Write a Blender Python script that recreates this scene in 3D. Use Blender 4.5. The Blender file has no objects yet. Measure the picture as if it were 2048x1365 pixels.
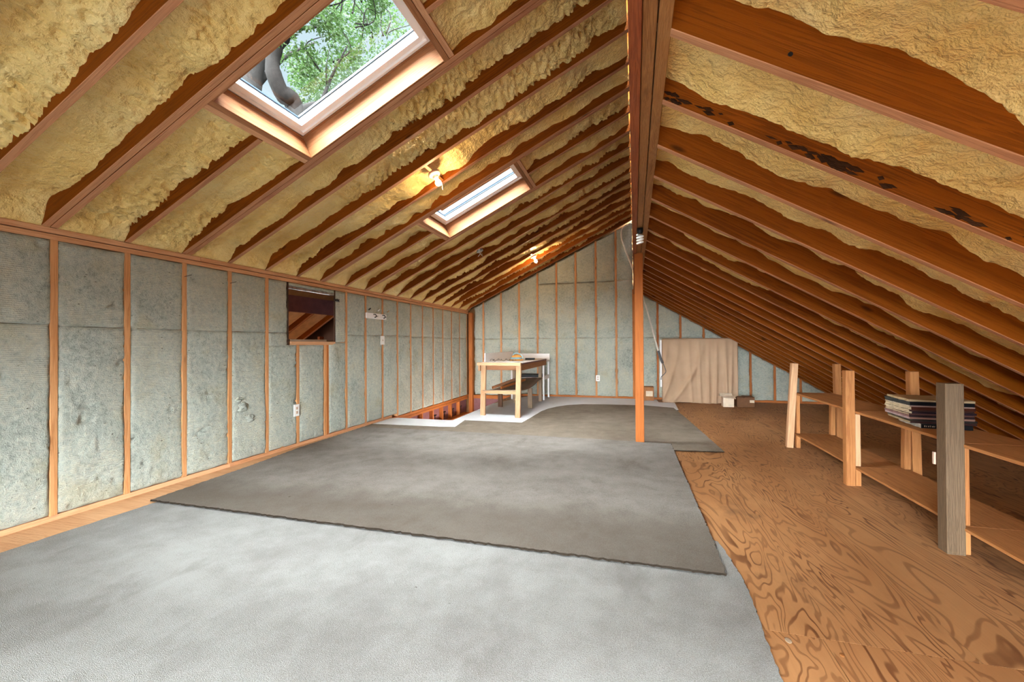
import bpy, bmesh, math, random
import numpy as np
from mathutils import Vector, Matrix
random.seed(7)
RNG = np.random.default_rng(11)
SC = bpy.context.scene
COL = SC.collection
# ------------------------------------------------------------------ camera
CAM_H = 1.0948
YAW, PITCH, ROLL = 0.278274, 0.007653, -0.005677
cd = bpy.data.cameras.new('camera')
cam = bpy.data.objects.new('camera', cd); COL.objects.link(cam)
def cam_axes():
    c, s = math.cos(YAW), math.sin(YAW)
    R0 = Vector((c, s, 0)); F0 = Vector((-s, c, 0)); U0 = Vector((0, 0, 1))
    cp, sp = math.cos(PITCH), math.sin(PITCH)
    F = F0 * cp + U0 * sp; U1 = -F0 * sp + U0 * cp
    cr, sr = math.cos(ROLL), math.sin(ROLL)
    R = R0 * cr + U1 * sr; U = -R0 * sr + U1 * cr
    return R, U, F
R_, U_, F_ = cam_axes()
M = Matrix.Identity(4)
for i in range(3):
    M[i][0], M[i][1], M[i][2] = R_[i], U_[i], -F_[i]
M[2][3] = CAM_H
cam.matrix_world = M
cd.sensor_width = 36.0
cd.lens = 857.59 / 2048 * 36.0
cd.clip_start = 0.05; cd.clip_end = 300
SC.camera = cam
# ------------------------------------------------------------------ world, sun, added fill lights, exposure
w = bpy.data.worlds.new('overcast_sky'); SC.world = w; w.use_nodes = True
nt = w.node_tree; nt.nodes.clear()
bg = nt.nodes.new('ShaderNodeBackground'); wo = nt.nodes.new('ShaderNodeOutputWorld')
bg.inputs[0].default_value = (0.70, 0.85, 0.95, 1); bg.inputs[1].default_value = 0.66
nt.links.new(bg.outputs[0], wo.inputs[0])
def lamp(name, kind, energy, color, loc=(0, 0, 0), direction=(0, 0, -1), **kw):
    d = bpy.data.lights.new(name, kind); d.energy = energy; d.color = color
    for k, v in kw.items(): setattr(d, k, v)
    o = bpy.data.objects.new(name, d); COL.objects.link(o)
    o.location = loc
    o.rotation_euler = Vector(direction).to_track_quat('-Z', 'Y').to_euler()
    return o
# bright hazy daylight falling through the skylights (very soft sun behind cloud)
lamp('hazy_sun', 'SUN', 145.0, (0.97, 0.985, 1.0), direction=(-0.06, 0.64, -0.77), angle=math.radians(108))
# added fill light outside an unseen gable window behind the camera
lamp('added_gable_fill', 'AREA', 52.0, (0.97, 0.99, 1.0), loc=(-0.5, -2.42, 0.95), direction=(0.0, 1, 0.25),
     shape='RECTANGLE', size=2.6, size_y=1.2)
# added point light below the floor, no fixture, to brighten the stairwell
lamp('stair_fill_light', 'POINT', 55.0, (1.0, 0.95, 0.9), loc=(-2.75, 7.1, -0.95), shadow_soft_size=0.08)
VS = SC.view_settings
VS.view_transform = 'Standard'; VS.look = 'None'; VS.gamma = 1.0; VS.use_curve_mapping = False
VS.exposure = 0.64
SC.cycles.use_denoising = True
SC.cycles.max_bounces = 12; SC.cycles.diffuse_bounces = 8; SC.cycles.glossy_bounces = 3
SC.cycles.transparent_max_bounces = 16; SC.cycles.sample_clamp_indirect = 4.0
SC.cycles.caustics_reflective = False; SC.cycles.caustics_refractive = False

# ------------------------------------------------------------------ node materials
class NM:
    def __init__(self, name):
        self.m = bpy.data.materials.new(name); self.m.use_nodes = True
        self.t = self.m.node_tree; self.t.nodes.clear()
        self.out = self.t.nodes.new('ShaderNodeOutputMaterial')
        self.p = self.t.nodes.new('ShaderNodeBsdfPrincipled')
        self.t.links.new(self.p.outputs[0], self.out.inputs[0])
    def n(self, kind, **kw):
        x = self.t.nodes.new('ShaderNode' + kind)
        for k, v in kw.items(): setattr(x, k, v)
        return x
    def l(self, a, b): self.t.links.new(a, b)
    def put(self, sock, v):
        if isinstance(v, (int, float, tuple)): sock.default_value = v
        else: self.l(v, sock)
    def math(self, op, a, b=0.0, c=0.0):
        x = self.n('Math', operation=op)
        for s, v in zip(x.inputs, (a, b, c)): self.put(s, v)
        return x.outputs[0]
    def mix(self, f, a, b, mode='MIX'):
        x = self.n('Mix', data_type='RGBA', blend_type=mode)
        self.put(x.inputs[0], f); self.put(x.inputs[6], a); self.put(x.inputs[7], b)
        return x.outputs[2]
    def ramp(self, f, stops):
        x = self.n('ValToRGB'); self.put(x.inputs[0], f)
        el = x.color_ramp.elements
        while len(el) < len(stops): el.new(0.5)
        for e, (p, c) in zip(el, stops): e.position = p; e.color = c
        return x.outputs[0]
    def smooth(self, f, a, b, lo=0.0, hi=1.0):
        x = self.n('MapRange', interpolation_type='SMOOTHSTEP')
        self.put(x.inputs[0], f)
        for i, v in enumerate((a, b, lo, hi)): x.inputs[i + 1].default_value = v
        return x.outputs[0]
    def coord(self, kind='Object', scale=(1, 1, 1), rnd=0.0, rot=(0, 0, 0)):
        tc = self.n('TexCoord'); mp = self.n('Mapping')
        mp.inputs[3].default_value = scale; mp.inputs[2].default_value = rot
        v = tc.outputs[kind]
        if rnd:
            oi = self.n('ObjectInfo'); k = self.math('MULTIPLY', oi.outputs['Random'], rnd)
            cb = self.n('CombineXYZ')
            for i in range(3): self.l(k, cb.inputs[i])
            va = self.n('VectorMath', operation='ADD'); self.l(v, va.inputs[0]); self.l(cb.outputs[0], va.inputs[1]); v = va.outputs[0]
        self.l(v, mp.inputs[0]); return mp.outputs[0]
    def noise(self, vec, scale, detail=4, rough=0.55, dist=0.0):
        x = self.n('TexNoise'); self.l(vec, x.inputs['Vector'])
        x.inputs['Scale'].default_value = scale; x.inputs['Detail'].default_value = detail
        x.inputs['Roughness'].default_value = rough; x.inputs['Distortion'].default_value = dist
        return x.outputs[0]
    def rand(self):
        return self.n('ObjectInfo').outputs['Random']
    def bump(self, h, dist, strength=1.0):
        x = self.n('Bump'); x.inputs['Strength'].default_value = strength; x.inputs['Distance'].default_value = dist
        self.l(h, x.inputs['Height']); self.l(x.outputs[0], self.p.inputs['Normal']); return x
    def done(self, color, rough=0.6, spec=0.3, metal=0.0):
        self.put(self.p.inputs['Base Color'], color); self.put(self.p.inputs['Roughness'], rough)
        self.put(self.p.inputs['Specular IOR Level'], spec); self.put(self.p.inputs['Metallic'], metal)
        return self.m
def lin(r, g, b):
    f = lambda c: ((c / 255 + 0.055) / 1.055) ** 2.4 if c > 10 else c / 255 / 12.92
    return (f(r), f(g), f(b), 1.0)
def plain(name, rgb, rough=0.55, spec=0.3, metal=0.0, var=0.08):
    k = NM(name); v = k.coord('Object')
    f = k.noise(v, 14, 3)
    c = lin(*rgb); d = tuple(x * (1 - 2.2 * var) for x in c[:3]) + (1,)
    return k.done(k.mix(k.smooth(f, 0.3, 0.7), d, c), rough, spec, metal)
def wood(name, light, dark, knots=0.06, rough=0.62, var=0.35, grain=1.0, stain=0.25, spec=0.25):
    k = NM(name)
    v = k.coord('Object', (0.40, 9.0, 9.0), 37.0)
    g1 = k.noise(v, 2.2, 5, 0.6, 0.6)
    rings = k.math('SINE', k.math('MULTIPLY', g1, 46.0 * grain))
    r = k.smooth(rings, -0.6, 1.0)
    v2 = k.coord('Object', (2.0, 60.0, 60.0), 11.0)
    fib = k.noise(v2, 3.0, 3)
    v3 = k.coord('Object', (1.1, 2.5, 2.5), 23.0)
    big = k.noise(v3, 1.6, 3)
    f = k.math('ADD', k.math('MULTIPLY', r, 0.26), k.math('MULTIPLY', fib, 0.5))
    f = k.math('ADD', f, k.math('MULTIPLY', k.math('SUBTRACT', big, 0.5), 0.7))
    f = k.math('ADD', f, k.math('MULTIPLY', k.math('SUBTRACT', k.rand(), 0.5), var))
    col = k.mix(k.smooth(f, 0.05, 0.95), lin(*light), lin(*dark))
    vk = k.coord('Object', (2.2, 7.0, 7.0), 91.0)
    vo = k.n('TexVoronoi'); k.l(vk, vo.inputs['Vector']); vo.inputs['Scale'].default_value = 1.0
    kn = k.smooth(vo.outputs['Distance'], knots * 0.5, knots * 2.2, 1.0, 0.0)
    dk = tuple(c * 0.28 for c in lin(*dark)[:3]) + (1,)
    col = k.mix(k.math('MULTIPLY', kn, 0.75), col, dk)
    k.bump(k.math('ADD', fib, r), 0.0012, 0.5)
    return k.done(col, rough, spec)
MAT = {}
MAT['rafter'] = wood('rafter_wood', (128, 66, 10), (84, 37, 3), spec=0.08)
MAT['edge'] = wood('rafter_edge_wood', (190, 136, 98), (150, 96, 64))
MAT['newwood'] = wood('fresh_pine', (170, 116, 76), (132, 84, 50), stain=0.1)
MAT['stud'] = wood('stud_wood', (208, 152, 104), (166, 106, 60))
MAT['post'] = wood('post_wood', (166, 92, 34), (124, 62, 18), knots=0.05)
MAT['plate'] = wood('plate_wood', (216, 166, 126), (184, 126, 84))
MAT['orange'] = wood('orange_framing', (186, 112, 56), (140, 76, 32))
MAT['lvl'] = wood('laminated_beam', (156, 108, 62), (112, 70, 36), grain=2.2)
MAT['redboard'] = wood('red_brown_board', (150, 82, 44), (112, 50, 26))
MAT['shelf'] = wood('shelf_board', (182, 124, 74), (138, 84, 44), knots=0.03)
MAT['weather'] = wood('weathered_timber', (108, 88, 68), (62, 46, 33), grain=2.0, var=0.05)
MAT['palewood'] = wood('pale_lumber', (208, 166, 128), (176, 130, 92))
MAT['greywood'] = wood('grey_lumber', (160, 138, 116), (118, 96, 76))
MAT['darkleg'] = wood('dark_lumber', (112, 78, 58), (70, 44, 30))
MAT['floorstrip'] = wood('floor_strip_wood', (216, 170, 128), (186, 134, 92))
MAT['maroon'] = plain('maroon_panel', (134, 92, 96), 0.7)
MAT['white'] = plain('white_laminate', (250, 250, 252), 0.4, 0.4, var=0.01)
MAT['sash'] = plain('white_sash', (252, 252, 253), 0.35, 0.45, var=0.005)
MAT['aluminium'] = plain('grey_aluminium', (170, 174, 178), 0.35, 0.5, 0.3, var=0.04)
MAT['gasket'] = plain('dark_gasket', (36, 52, 66), 0.5)
MAT['black'] = plain('black_plastic', (22, 22, 26), 0.4)
MAT['steel'] = plain('steel', (170, 172, 178), 0.3, 0.5, 0.8)
MAT['plastic'] = plain('white_plastic', (240, 238, 234), 0.35, 0.4, var=0.01)
MAT['porcelain'] = plain('porcelain', (196, 166, 148), 0.25, 0.5, var=0.03)
MAT['bluebox'] = plain('blue_box', (30, 46, 86), 0.5)
MAT['cardboard'] = plain('cardboard', (158, 106, 66), 0.8)
MAT['darkcard'] = plain('dark_cardboard', (112, 76, 50), 0.8)
MAT['whitecard'] = plain('white_card', (226, 206, 182), 0.7)
MAT['cable'] = plain('cable', (206, 170, 120), 0.5)
MAT['barkflake'] = plain('bark_flake', (58, 34, 18), 0.9, 0.1, var=0.2)
MAT['backing'] = plain('carpet_backing', (44, 37, 31), 0.95, 0.05)
MAT['pole'] = plain('white_pole', (228, 220, 208), 0.4)
MAT['grip'] = plain('grey_grip', (84, 84, 88), 0.5)
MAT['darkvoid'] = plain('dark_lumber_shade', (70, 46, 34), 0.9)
MAT['sheathing'] = plain('roof_sheathing', (150, 110, 70), 0.85)
MAT['tanpanel'] = plain('tan_insulation', (232, 204, 164), 0.85)
MAT['foil'] = plain('foil', (200, 205, 212), 0.25, 0.6, 0.9, var=0.3)
MAT['amber'] = plain('amber_disc', (226, 160, 84), 0.6)
MAT['paleblue'] = plain('pale_blue', (150, 188, 200), 0.5)
MAT['wire'] = plain('wire', (74, 76, 84), 0.4, 0.4, 0.5)

def foam_mat():
    k = NM('spray_foam'); v = k.coord('Object')
    big = k.noise(v, 2.4, 4, 0.6); mid = k.noise(v, 11, 4, 0.6); fine = k.noise(v, 42, 3, 0.6)
    f = k.math('ADD', k.math('MULTIPLY', big, 0.75), k.math('MULTIPLY', mid, 0.35))
    col = k.ramp(f, [(0.36, lin(226, 187, 107)), (0.55, lin(242, 212, 137)), (0.78, lin(248, 228, 165))])
    k.bump(k.math('ADD', k.math('MULTIPLY', mid, 1.0), k.math('MULTIPLY', fine, 0.55)), 0.026, 1.0)
    return k.done(col, 0.36, 0.45)
MAT['foam'] = foam_mat()
def batt_mat():
    k = NM('mineral_wool'); v = k.coord('Object', rnd=19.0)
    big = k.noise(v, 2.3, 4, 0.6); mid = k.noise(v, 34, 5, 0.7, 0.3); fine = k.noise(v, 150, 3, 0.75)
    f = k.math('ADD', k.math('MULTIPLY', big, 0.45), k.math('ADD', k.math('MULTIPLY', mid, 0.55), k.math('MULTIPLY', fine, 0.30)))
    col = k.ramp(f, [(0.42, lin(118, 126, 120)), (0.62, lin(180, 186, 177)), (0.80, lin(206, 205, 188))])
    vo = k.n('TexVoronoi'); k.l(k.coord('Object', (1, 1, 2.2), 7.0), vo.inputs['Vector']); vo.inputs['Scale'].default_value = 17.0
    pit = k.math('MULTIPLY', k.smooth(vo.outputs['Distance'], 0.05, 0.22, 1.0, 0.0), k.smooth(mid, 0.5, 0.62))
    yel = k.noise(k.coord('Object', rnd=43.0), 3.5, 4, 0.6)
    col = k.mix(k.smooth(yel, 0.52, 0.72, 0.0, 0.35), col, lin(176, 164, 122))
    col = k.mix(k.math('MULTIPLY', pit, 0.8), col, lin(66, 66, 60))
    vz = k.coord('Object', (2.0, 2.0, 150.0), 3.0)
    sep = k.n('SeparateXYZ'); k.l(k.coord('Object'), sep.inputs[0])
    wav = k.math('SINE', k.math('ADD', k.math('MULTIPLY', sep.outputs[2], 520.0), k.math('MULTIPLY', mid, 5.0)))
    h = k.math('ADD', k.math('MULTIPLY', mid, 1.0), k.math('MULTIPLY', fine, 0.6))
    msk = k.smooth(big, 0.42, 0.6)
    h = k.math('ADD', h, k.math('MULTIPLY', k.math('MULTIPLY', wav, 0.12), msk)); h = k.math('SUBTRACT', h, k.math('MULTIPLY', pit, 0.8))
    k.bump(h, 0.016, 0.85)
    return k.done(col, 0.95, 0.05)
MAT['batt'] = batt_mat()
def carpet_mat(name, light, dark, stain, band=None):
    k = NM(name); v = k.coord('Object')
    big = k.noise(v, 1.1, 5, 0.62, 0.4); mid = k.noise(v, 7, 5, 0.6); tuft = k.noise(v, 210, 2, 0.7)
    st = k.noise(k.coord('Object', (1.6, 0.8, 1), 0.0, (0, 0, 0.9)), 1.7, 5, 0.65)
    f = k.math('ADD', k.math('MULTIPLY', big, 0.55), k.math('MULTIPLY', mid, 0.35))
    f = k.math('ADD', f, k.math('MULTIPLY', k.math('SUBTRACT', tuft, 0.5), 0.75))
    col = k.mix(k.smooth(f, 0.22, 0.66), lin(*dark), lin(*light))
    col = k.mix(k.math('MULTIPLY', k.smooth(st, 0.55, 0.75), 0.5), col, lin(*stain))
    if band:                                         # trodden, browner strip along the front edge
        sx = k.n('SeparateXYZ'); k.l(v, sx.inputs[0])
        yy_ = k.math('ADD', sx.outputs[1], k.math('MULTIPLY', k.math('SUBTRACT', st, 0.5), 0.5))
        yy_ = k.math('SUBTRACT', yy_, k.math('MULTIPLY', sx.outputs[0], 0.05))
        col = k.mix(k.smooth(yy_, band[0], band[1], 0.62, 0.0), col, lin(*stain))
    sp = k.n('TexVoronoi'); k.l(v, sp.inputs['Vector']); sp.inputs['Scale'].default_value = 4.5
    spot = k.math('MULTIPLY', k.smooth(sp.outputs['Distance'], 0.02, 0.05, 1.0, 0.0), k.smooth(mid, 0.52, 0.56))
    col = k.mix(spot, col, lin(70, 64, 58))
    vt = k.n('TexVoronoi'); k.l(v, vt.inputs['Vector']); vt.inputs['Scale'].default_value = 420.0
    k.bump(k.math('ADD', k.math('MULTIPLY', vt.outputs['Distance'], 0.6), k.math('ADD', k.math('MULTIPLY', tuft, 0.7), k.math('MULTIPLY', mid, 0.5))), 0.0045, 0.7)
    return k.done(col, 1.0, 0.05)
MAT['carpet_pale'] = carpet_mat('pale_carpet_pile', (149, 149, 148), (119, 117, 114), (100, 97, 92))
MAT['carpet_taupe'] = carpet_mat('taupe_carpet_pile', (138, 133, 127), (104, 98, 92), (84, 75, 66), (2.55, 3.0))
MAT['carpet_taupe2'] = carpet_mat('brown_taupe_carpet_pile', (138, 127, 114), (106, 95, 83), (92, 81, 70))
MAT['carpet_white'] = carpet_mat('white_carpet_pile', (228, 228, 230), (212, 212, 214), (202, 200, 198))
def plywood_mat():
    k = NM('plywood_grain')
    v = k.coord('Object', (1.0, 0.18, 1.0), 13.0)
    n1 = k.noise(v, 3.6, 3, 0.5, 0.6)
    lines = k.math('SINE', k.math('MULTIPLY', n1, 165.0))
    ln = k.smooth(lines, 0.35, 0.95)
    n2 = k.noise(k.coord('Object', (1, 0.5, 1), 5.0), 1.7, 4, 0.6)
    fib = k.noise(k.coord('Object', (60, 2.5, 1), 5.0), 2.0, 3)
    soft = k.smooth(k.noise(v, 7.0, 2), 0.45, 0.72)
    col = k.mix(k.smooth(n2, 0.3, 0.7), lin(182, 134, 90), lin(156, 108, 68))
    col = k.mix(k.math('MULTIPLY', fib, 0.3), col, lin(120, 78, 48))
    col = k.mix(k.math('MULTIPLY', ln, k.math('ADD', 0.45, k.math('MULTIPLY', soft, 0.5))), col, lin(84, 42, 18))
    dirt = k.noise(k.coord('Object', (1, 0.6, 1), 2.0), 2.6, 5, 0.7)
    col = k.mix(k.smooth(dirt, 0.56, 0.78, 0.0, 0.55), col, lin(66, 42, 30))
    k.bump(ln, 0.001, 0.4)
    return k.done(col, 0.55, 0.3)
MAT['plywood'] = plywood_mat()
def cloth_mat():
    k = NM('beige_cloth'); v = k.coord('Object')
    f = k.noise(v, 5, 4)
    k.bump(k.noise(v, 300, 2), 0.001, 0.3)
    return k.done(k.mix(f, lin(188, 160, 134), lin(172, 142, 116)), 0.9, 0.1)
MAT['cloth'] = cloth_mat()
def glass_mat():
    k = NM('skylight_glass'); k.t.nodes.remove(k.p)
    tr = k.n('BsdfTransparent'); tr.inputs[0].default_value = (0.90, 0.96, 0.96, 1)
    gl = k.n('BsdfGlossy'); gl.inputs[1].default_value = 0.02; gl.inputs[0].default_value = (1, 1, 1, 1)
    fr = k.n('Fresnel'); fr.inputs[0].default_value = 1.2
    mx = k.n('MixShader'); k.l(fr.outputs[0], mx.inputs[0]); k.l(tr.outputs[0], mx.inputs[1]); k.l(gl.outputs[0], mx.inputs[2])
    k.l(mx.outputs[0], k.out.inputs[0]); return k.m
MAT['glass'] = glass_mat()
def emit_mat(name, rgb, s):
    k = NM(name)
    k.p.inputs['Base Color'].default_value = (1, 0.9, 0.75, 1)
    k.p.inputs['Emission Color'].default_value = rgb; k.p.inputs['Emission Strength'].default_value = s
    return k.m
MAT['bulb_far'] = emit_mat('lit_far_bulb', (1.0, 0.70, 0.40, 1), 450.0)
MAT['bulb'] = emit_mat('lit_bulb', (1.0, 0.70, 0.40, 1), 210.0)
def leaf_mat(name, a, b):
    k = NM(name)
    c = k.mix(k.noise(k.coord('Object'), 1.3, 3), lin(*a), lin(*b))
    tl = k.n('BsdfTranslucent'); k.l(c, tl.inputs[0])
    mx = k.n('MixShader'); mx.inputs[0].default_value = 0.5
    k.done(c, 0.6, 0.2); k.l(k.p.outputs[0], mx.inputs[1]); k.l(tl.outputs[0], mx.inputs[2]); k.l(mx.outputs[0], k.out.inputs[0])
    return k.m
MAT['leaf'] = leaf_mat('green_leaf', (26, 50, 24), (52, 70, 32))
MAT['bark'] = plain('bark', (20, 18, 17), 0.95, 0.1, var=0.2)

# ------------------------------------------------------------------ mesh helpers
def world_of(o):
    return o.matrix_basis.copy() if o.parent is None else world_of(o.parent) @ o.matrix_parent_inverse @ o.matrix_basis
def adopt(o, parent, mw=None):
    if mw is not None: o.matrix_basis = mw
    if parent is not None:
        o.parent = parent; o.matrix_parent_inverse = world_of(parent).inverted()
    return o
def tag(o, label=None, category=None, group=None, kind=None):
    for k, v in (('label', label), ('category', category), ('group', group), ('kind', kind)):
        if v: o[k] = v
    return o
def link(name, me, mats, parent=None, mw=None, smooth=False):
    if not isinstance(mats, (list, tuple)): mats = [mats]
    if not me.materials:
        for m in mats: me.materials.append(MAT[m])
    if smooth: me.polygons.foreach_set('use_smooth', [True] * len(me.polygons))
    o = bpy.data.objects.new(name, me); COL.objects.link(o)
    return adopt(o, parent, mw)
def empty(name, loc=(0, 0, 0), rz=0.0):
    o = bpy.data.objects.new(name, None); COL.objects.link(o)
    o.matrix_basis = Matrix.Translation(loc) @ Matrix.Rotation(rz, 4, 'Z'); o.empty_display_size = 0.1
    return o
def mesh(name, verts, faces, mi=None):
    me = bpy.data.meshes.new(name); me.from_pydata([tuple(v) for v in verts], [], faces)
    if mi is not None: me.polygons.foreach_set('material_index', mi)
    me.update(); return me
BOARDS = {}
def board_mesh(L, W, T, ch):
    key = (round(L, 3), round(W, 4), round(T, 4), ch)
    hx, hy, hz = L / 2, W / 2, T / 2
    pr = [(-hy + ch, -hz), (hy - ch, -hz), (hy, -hz + ch), (hy, hz - ch), (hy - ch, hz), (-hy + ch, hz), (-hy, hz - ch), (-hy, -hz + ch)]
    vs = [(x, a, b) for x in (-hx, hx) for a, b in pr]
    fs = [tuple(range(7, -1, -1)), tuple(range(8, 16))] + [(i, (i + 1) % 8, 8 + (i + 1) % 8, 8 + i) for i in range(8)]
    return mesh('board', vs, fs)
def board(name, c, L, W, T, xd, yd, mat, parent=None, ch=0.002):
    """board centred at c, length along xd, width along yd, thickness along their cross product"""
    ch = min(ch, W * 0.2, T * 0.2)
    key = (round(L, 3), round(W, 4), round(T, 4), ch, mat)
    me = BOARDS.get(key)
    if me is None:
        me = BOARDS[key] = board_mesh(L, W, T, ch); me.materials.append(MAT[mat])
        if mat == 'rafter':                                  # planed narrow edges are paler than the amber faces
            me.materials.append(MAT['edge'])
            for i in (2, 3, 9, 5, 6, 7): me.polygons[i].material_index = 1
    x = Vector(xd).normalized(); y = Vector(yd); y = (y - x * y.dot(x)).normalized(); z = x.cross(y)
    mw = Matrix(((x[0], y[0], z[0], c[0]), (x[1], y[1], z[1], c[1]), (x[2], y[2], z[2], c[2]), (0, 0, 0, 1)))
    return link(name, me, mat, parent, mw)
def box(name, lo, hi, mat, parent=None, along=None, ch=0.002):
    """axis aligned board between two corners; grain along the longest side unless told"""
    lo = Vector(lo); hi = Vector(hi); d = hi - lo; c = (lo + hi) / 2
    ax = along if along is not None else max(range(3), key=lambda i: d[i])
    o = [i for i in range(3) if i != ax]
    e = [Vector((1, 0, 0)), Vector((0, 1, 0)), Vector((0, 0, 1))]
    y = e[o[0]]; z = e[ax].cross(y); t = d[o[1]]
    return board(name, c, d[ax], d[o[0]], t, e[ax], y, mat, parent, ch)
def bar(name, p0, p1, W, T, yd, mat, parent=None, ch=0.002):
    p0 = Vector(p0); p1 = Vector(p1)
    return board(name, (p0 + p1) / 2, (p1 - p0).length, W, T, p1 - p0, yd, mat, parent, ch)
def tube_data(pts, rad, n=8):
    pts = [Vector(p) for p in pts]; vs, fs = [], []
    rad = rad if isinstance(rad, (list, tuple)) else [rad] * len(pts)
    up = Vector((0.13, 0.21, 0.97))
    for i, p in enumerate(pts):
        t = (pts[min(i + 1, len(pts) - 1)] - pts[max(i - 1, 0)]).normalized()
        a = t.cross(up)
        if a.length < 0.05: a = t.cross(Vector((1, 0, 0)))
        a.normalize(); b = t.cross(a); up = b.cross(t) if False else up
        for k in range(n):
            th = 2 * math.pi * k / n
            vs.append(p + a * math.cos(th) * rad[i] + b * math.sin(th) * rad[i])
    for i in range(len(pts) - 1):
        for k in range(n):
            fs.append((i * n + k, i * n + (k + 1) % n, (i + 1) * n + (k + 1) % n, (i + 1) * n + k))
    fs.append(tuple(range(n - 1, -1, -1))); fs.append(tuple((len(pts) - 1) * n + k for k in range(n)))
    return vs, fs
def tube(name, pts, rad, mat, parent=None, n=8):
    vs, fs = tube_data(pts, rad, n)
    return link(name, mesh(name, vs, fs), mat, parent, smooth=True)
def smooth_path(pts, k=6):
    P = [Vector(p) for p in pts]; P = [P[0]] + P + [P[-1]]; out = []
    for i in range(1, len(P) - 2):
        for j in range(k):
            t = j / k; a, b, c, d = P[i - 1:i + 3]
            out.append(0.5 * ((2 * b) + (c - a) * t + (2 * a - 5 * b + 4 * c - d) * t * t + (3 * b - a - 3 * c + d) * t ** 3))
    out.append(P[-2]); return out
def lathe_data(prof, n=20):
    vs, fs = [], []
    for r, z in prof:
        for k in range(n):
            th = 2 * math.pi * k / n; vs.append((r * math.cos(th), r * math.sin(th), z))
    for i in range(len(prof) - 1):
        for k in range(n):
            fs.append((i * n + k, i * n + (k + 1) % n, (i + 1) * n + (k + 1) % n, (i + 1) * n + k))
    fs.append(tuple(range(n - 1, -1, -1))); fs.append(tuple((len(prof) - 1) * n + k for k in range(n)))
    return vs, fs
def lathe(name, prof, mat, parent=None, mw=None, n=20):
    vs, fs = lathe_data(prof, n)
    return link(name, mesh(name, vs, fs), mat, parent, mw or Matrix.Identity(4), smooth=True)
def frame_to(z, loc):
    """matrix whose z axis is z"""
    z = Vector(z).normalized(); x = z.orthogonal().normalized(); y = z.cross(x)
    return Matrix(((x[0], y[0], z[0], loc[0]), (x[1], y[1], z[1], loc[1]), (x[2], y[2], z[2], loc[2]), (0, 0, 0, 1)))
# ------------------------------------------------------------------ noise for real relief
def vnoise(x, y, seed=0):
    xi = np.floor(x).astype(np.int64); yi = np.floor(y).astype(np.int64); fx = x - xi; fy = y - yi
    fx = fx * fx * (3 - 2 * fx); fy = fy * fy * (3 - 2 * fy)
    def h(a, b):
        n = (a * 374761393 + b * 668265263 + seed * 974634777) & 0xffffffff
        n = ((n ^ (n >> 13)) * 1274126177) & 0xffffffff
        return ((n ^ (n >> 16)) & 0xffff) / 65535.0
    return (h(xi, yi) * (1 - fx) + h(xi + 1, yi) * fx) * (1 - fy) + (h(xi, yi + 1) * (1 - fx) + h(xi + 1, yi + 1) * fx) * fy
def fbm(x, y, seed=0, oct=3, gain=0.5):
    s = 0; a = 1; t = 0
    for o in range(oct):
        s = s + a * vnoise(x * 2 ** o, y * 2 ** o, seed + 17 * o); t += a; a *= gain
    return s / t - 0.5
def grid_mesh(name, P):
    """P: (n, m, 3) array of points"""
    n, m = P.shape[:2]; me = bpy.data.meshes.new(name)
    i = np.arange(n - 1)[:, None] * m + np.arange(m - 1)[None, :]
    q = np.stack([i, i + 1, i + m + 1, i + m], -1).reshape(-1, 4)
    me.vertices.add(n * m); me.vertices.foreach_set('co', P.reshape(-1).astype(np.float32))
    me.loops.add(q.size); me.loops.foreach_set('vertex_index', q.reshape(-1).astype(np.int32))
    me.polygons.add(len(q)); me.polygons.foreach_set('loop_start', np.arange(0, q.size, 4, dtype=np.int32))
    me.polygons.foreach_set('use_smooth', np.ones(len(q), dtype=bool))
    me.update(calc_edges=True); return me

# ================================================================== dimensions
S = 0.4064                                   # sixteen inch centres
Y0 = 1.801                                   # first stud in view
WX = -3.507                                  # face of the left wall studs
YB = 8.82                                    # face of the back wall studs
YF = -2.25                                   # gable behind the camera
TP = 1.768                                   # underside of the top plates
TL = 0.482; AL = math.atan(TL); CL, SL = math.cos(AL), math.sin(AL)
TR = 0.600; AR = math.atan(TR); CR, SR = math.cos(AR), math.sin(AR)
RD = 0.235                                   # rafter depth
ZL0 = 1.845                                  # left rafter underside at the wall
ZR0 = 2.150                                  # right rafter underside at x = 0
def PL(s, y, h): return (WX + CL * s - SL * h, y, ZL0 + SL * s + CL * h)      # left slope: s up the slope, h out of the room
def PR(s, y, h): return (CR * s + SR * h, y, ZR0 - SR * s + CR * h)           # right slope: s down the slope
UL, NL = Vector((CL, 0, SL)), Vector((-SL, 0, CL))
UR, NR = Vector((CR, 0, -SR)), Vector((SR, 0, CR))
SLMAX = (-0.012 - WX) / CL
SR0, SRMAX = 0.045 / CR, 3.56 / CR
YR0 = 1.439                                  # first right rafter in view
SKY = [(0, 2, 1.405, 2.570), (6, 8, 1.405, 2.570)]      # left slope: rafter index, rafter index, s range
SKR_ADDED = [(-8, -6, 0.45, 1.55), (-5, -3, 0.45, 1.55)]      # right slope: added skylights behind the camera, unseen, for more light

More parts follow.
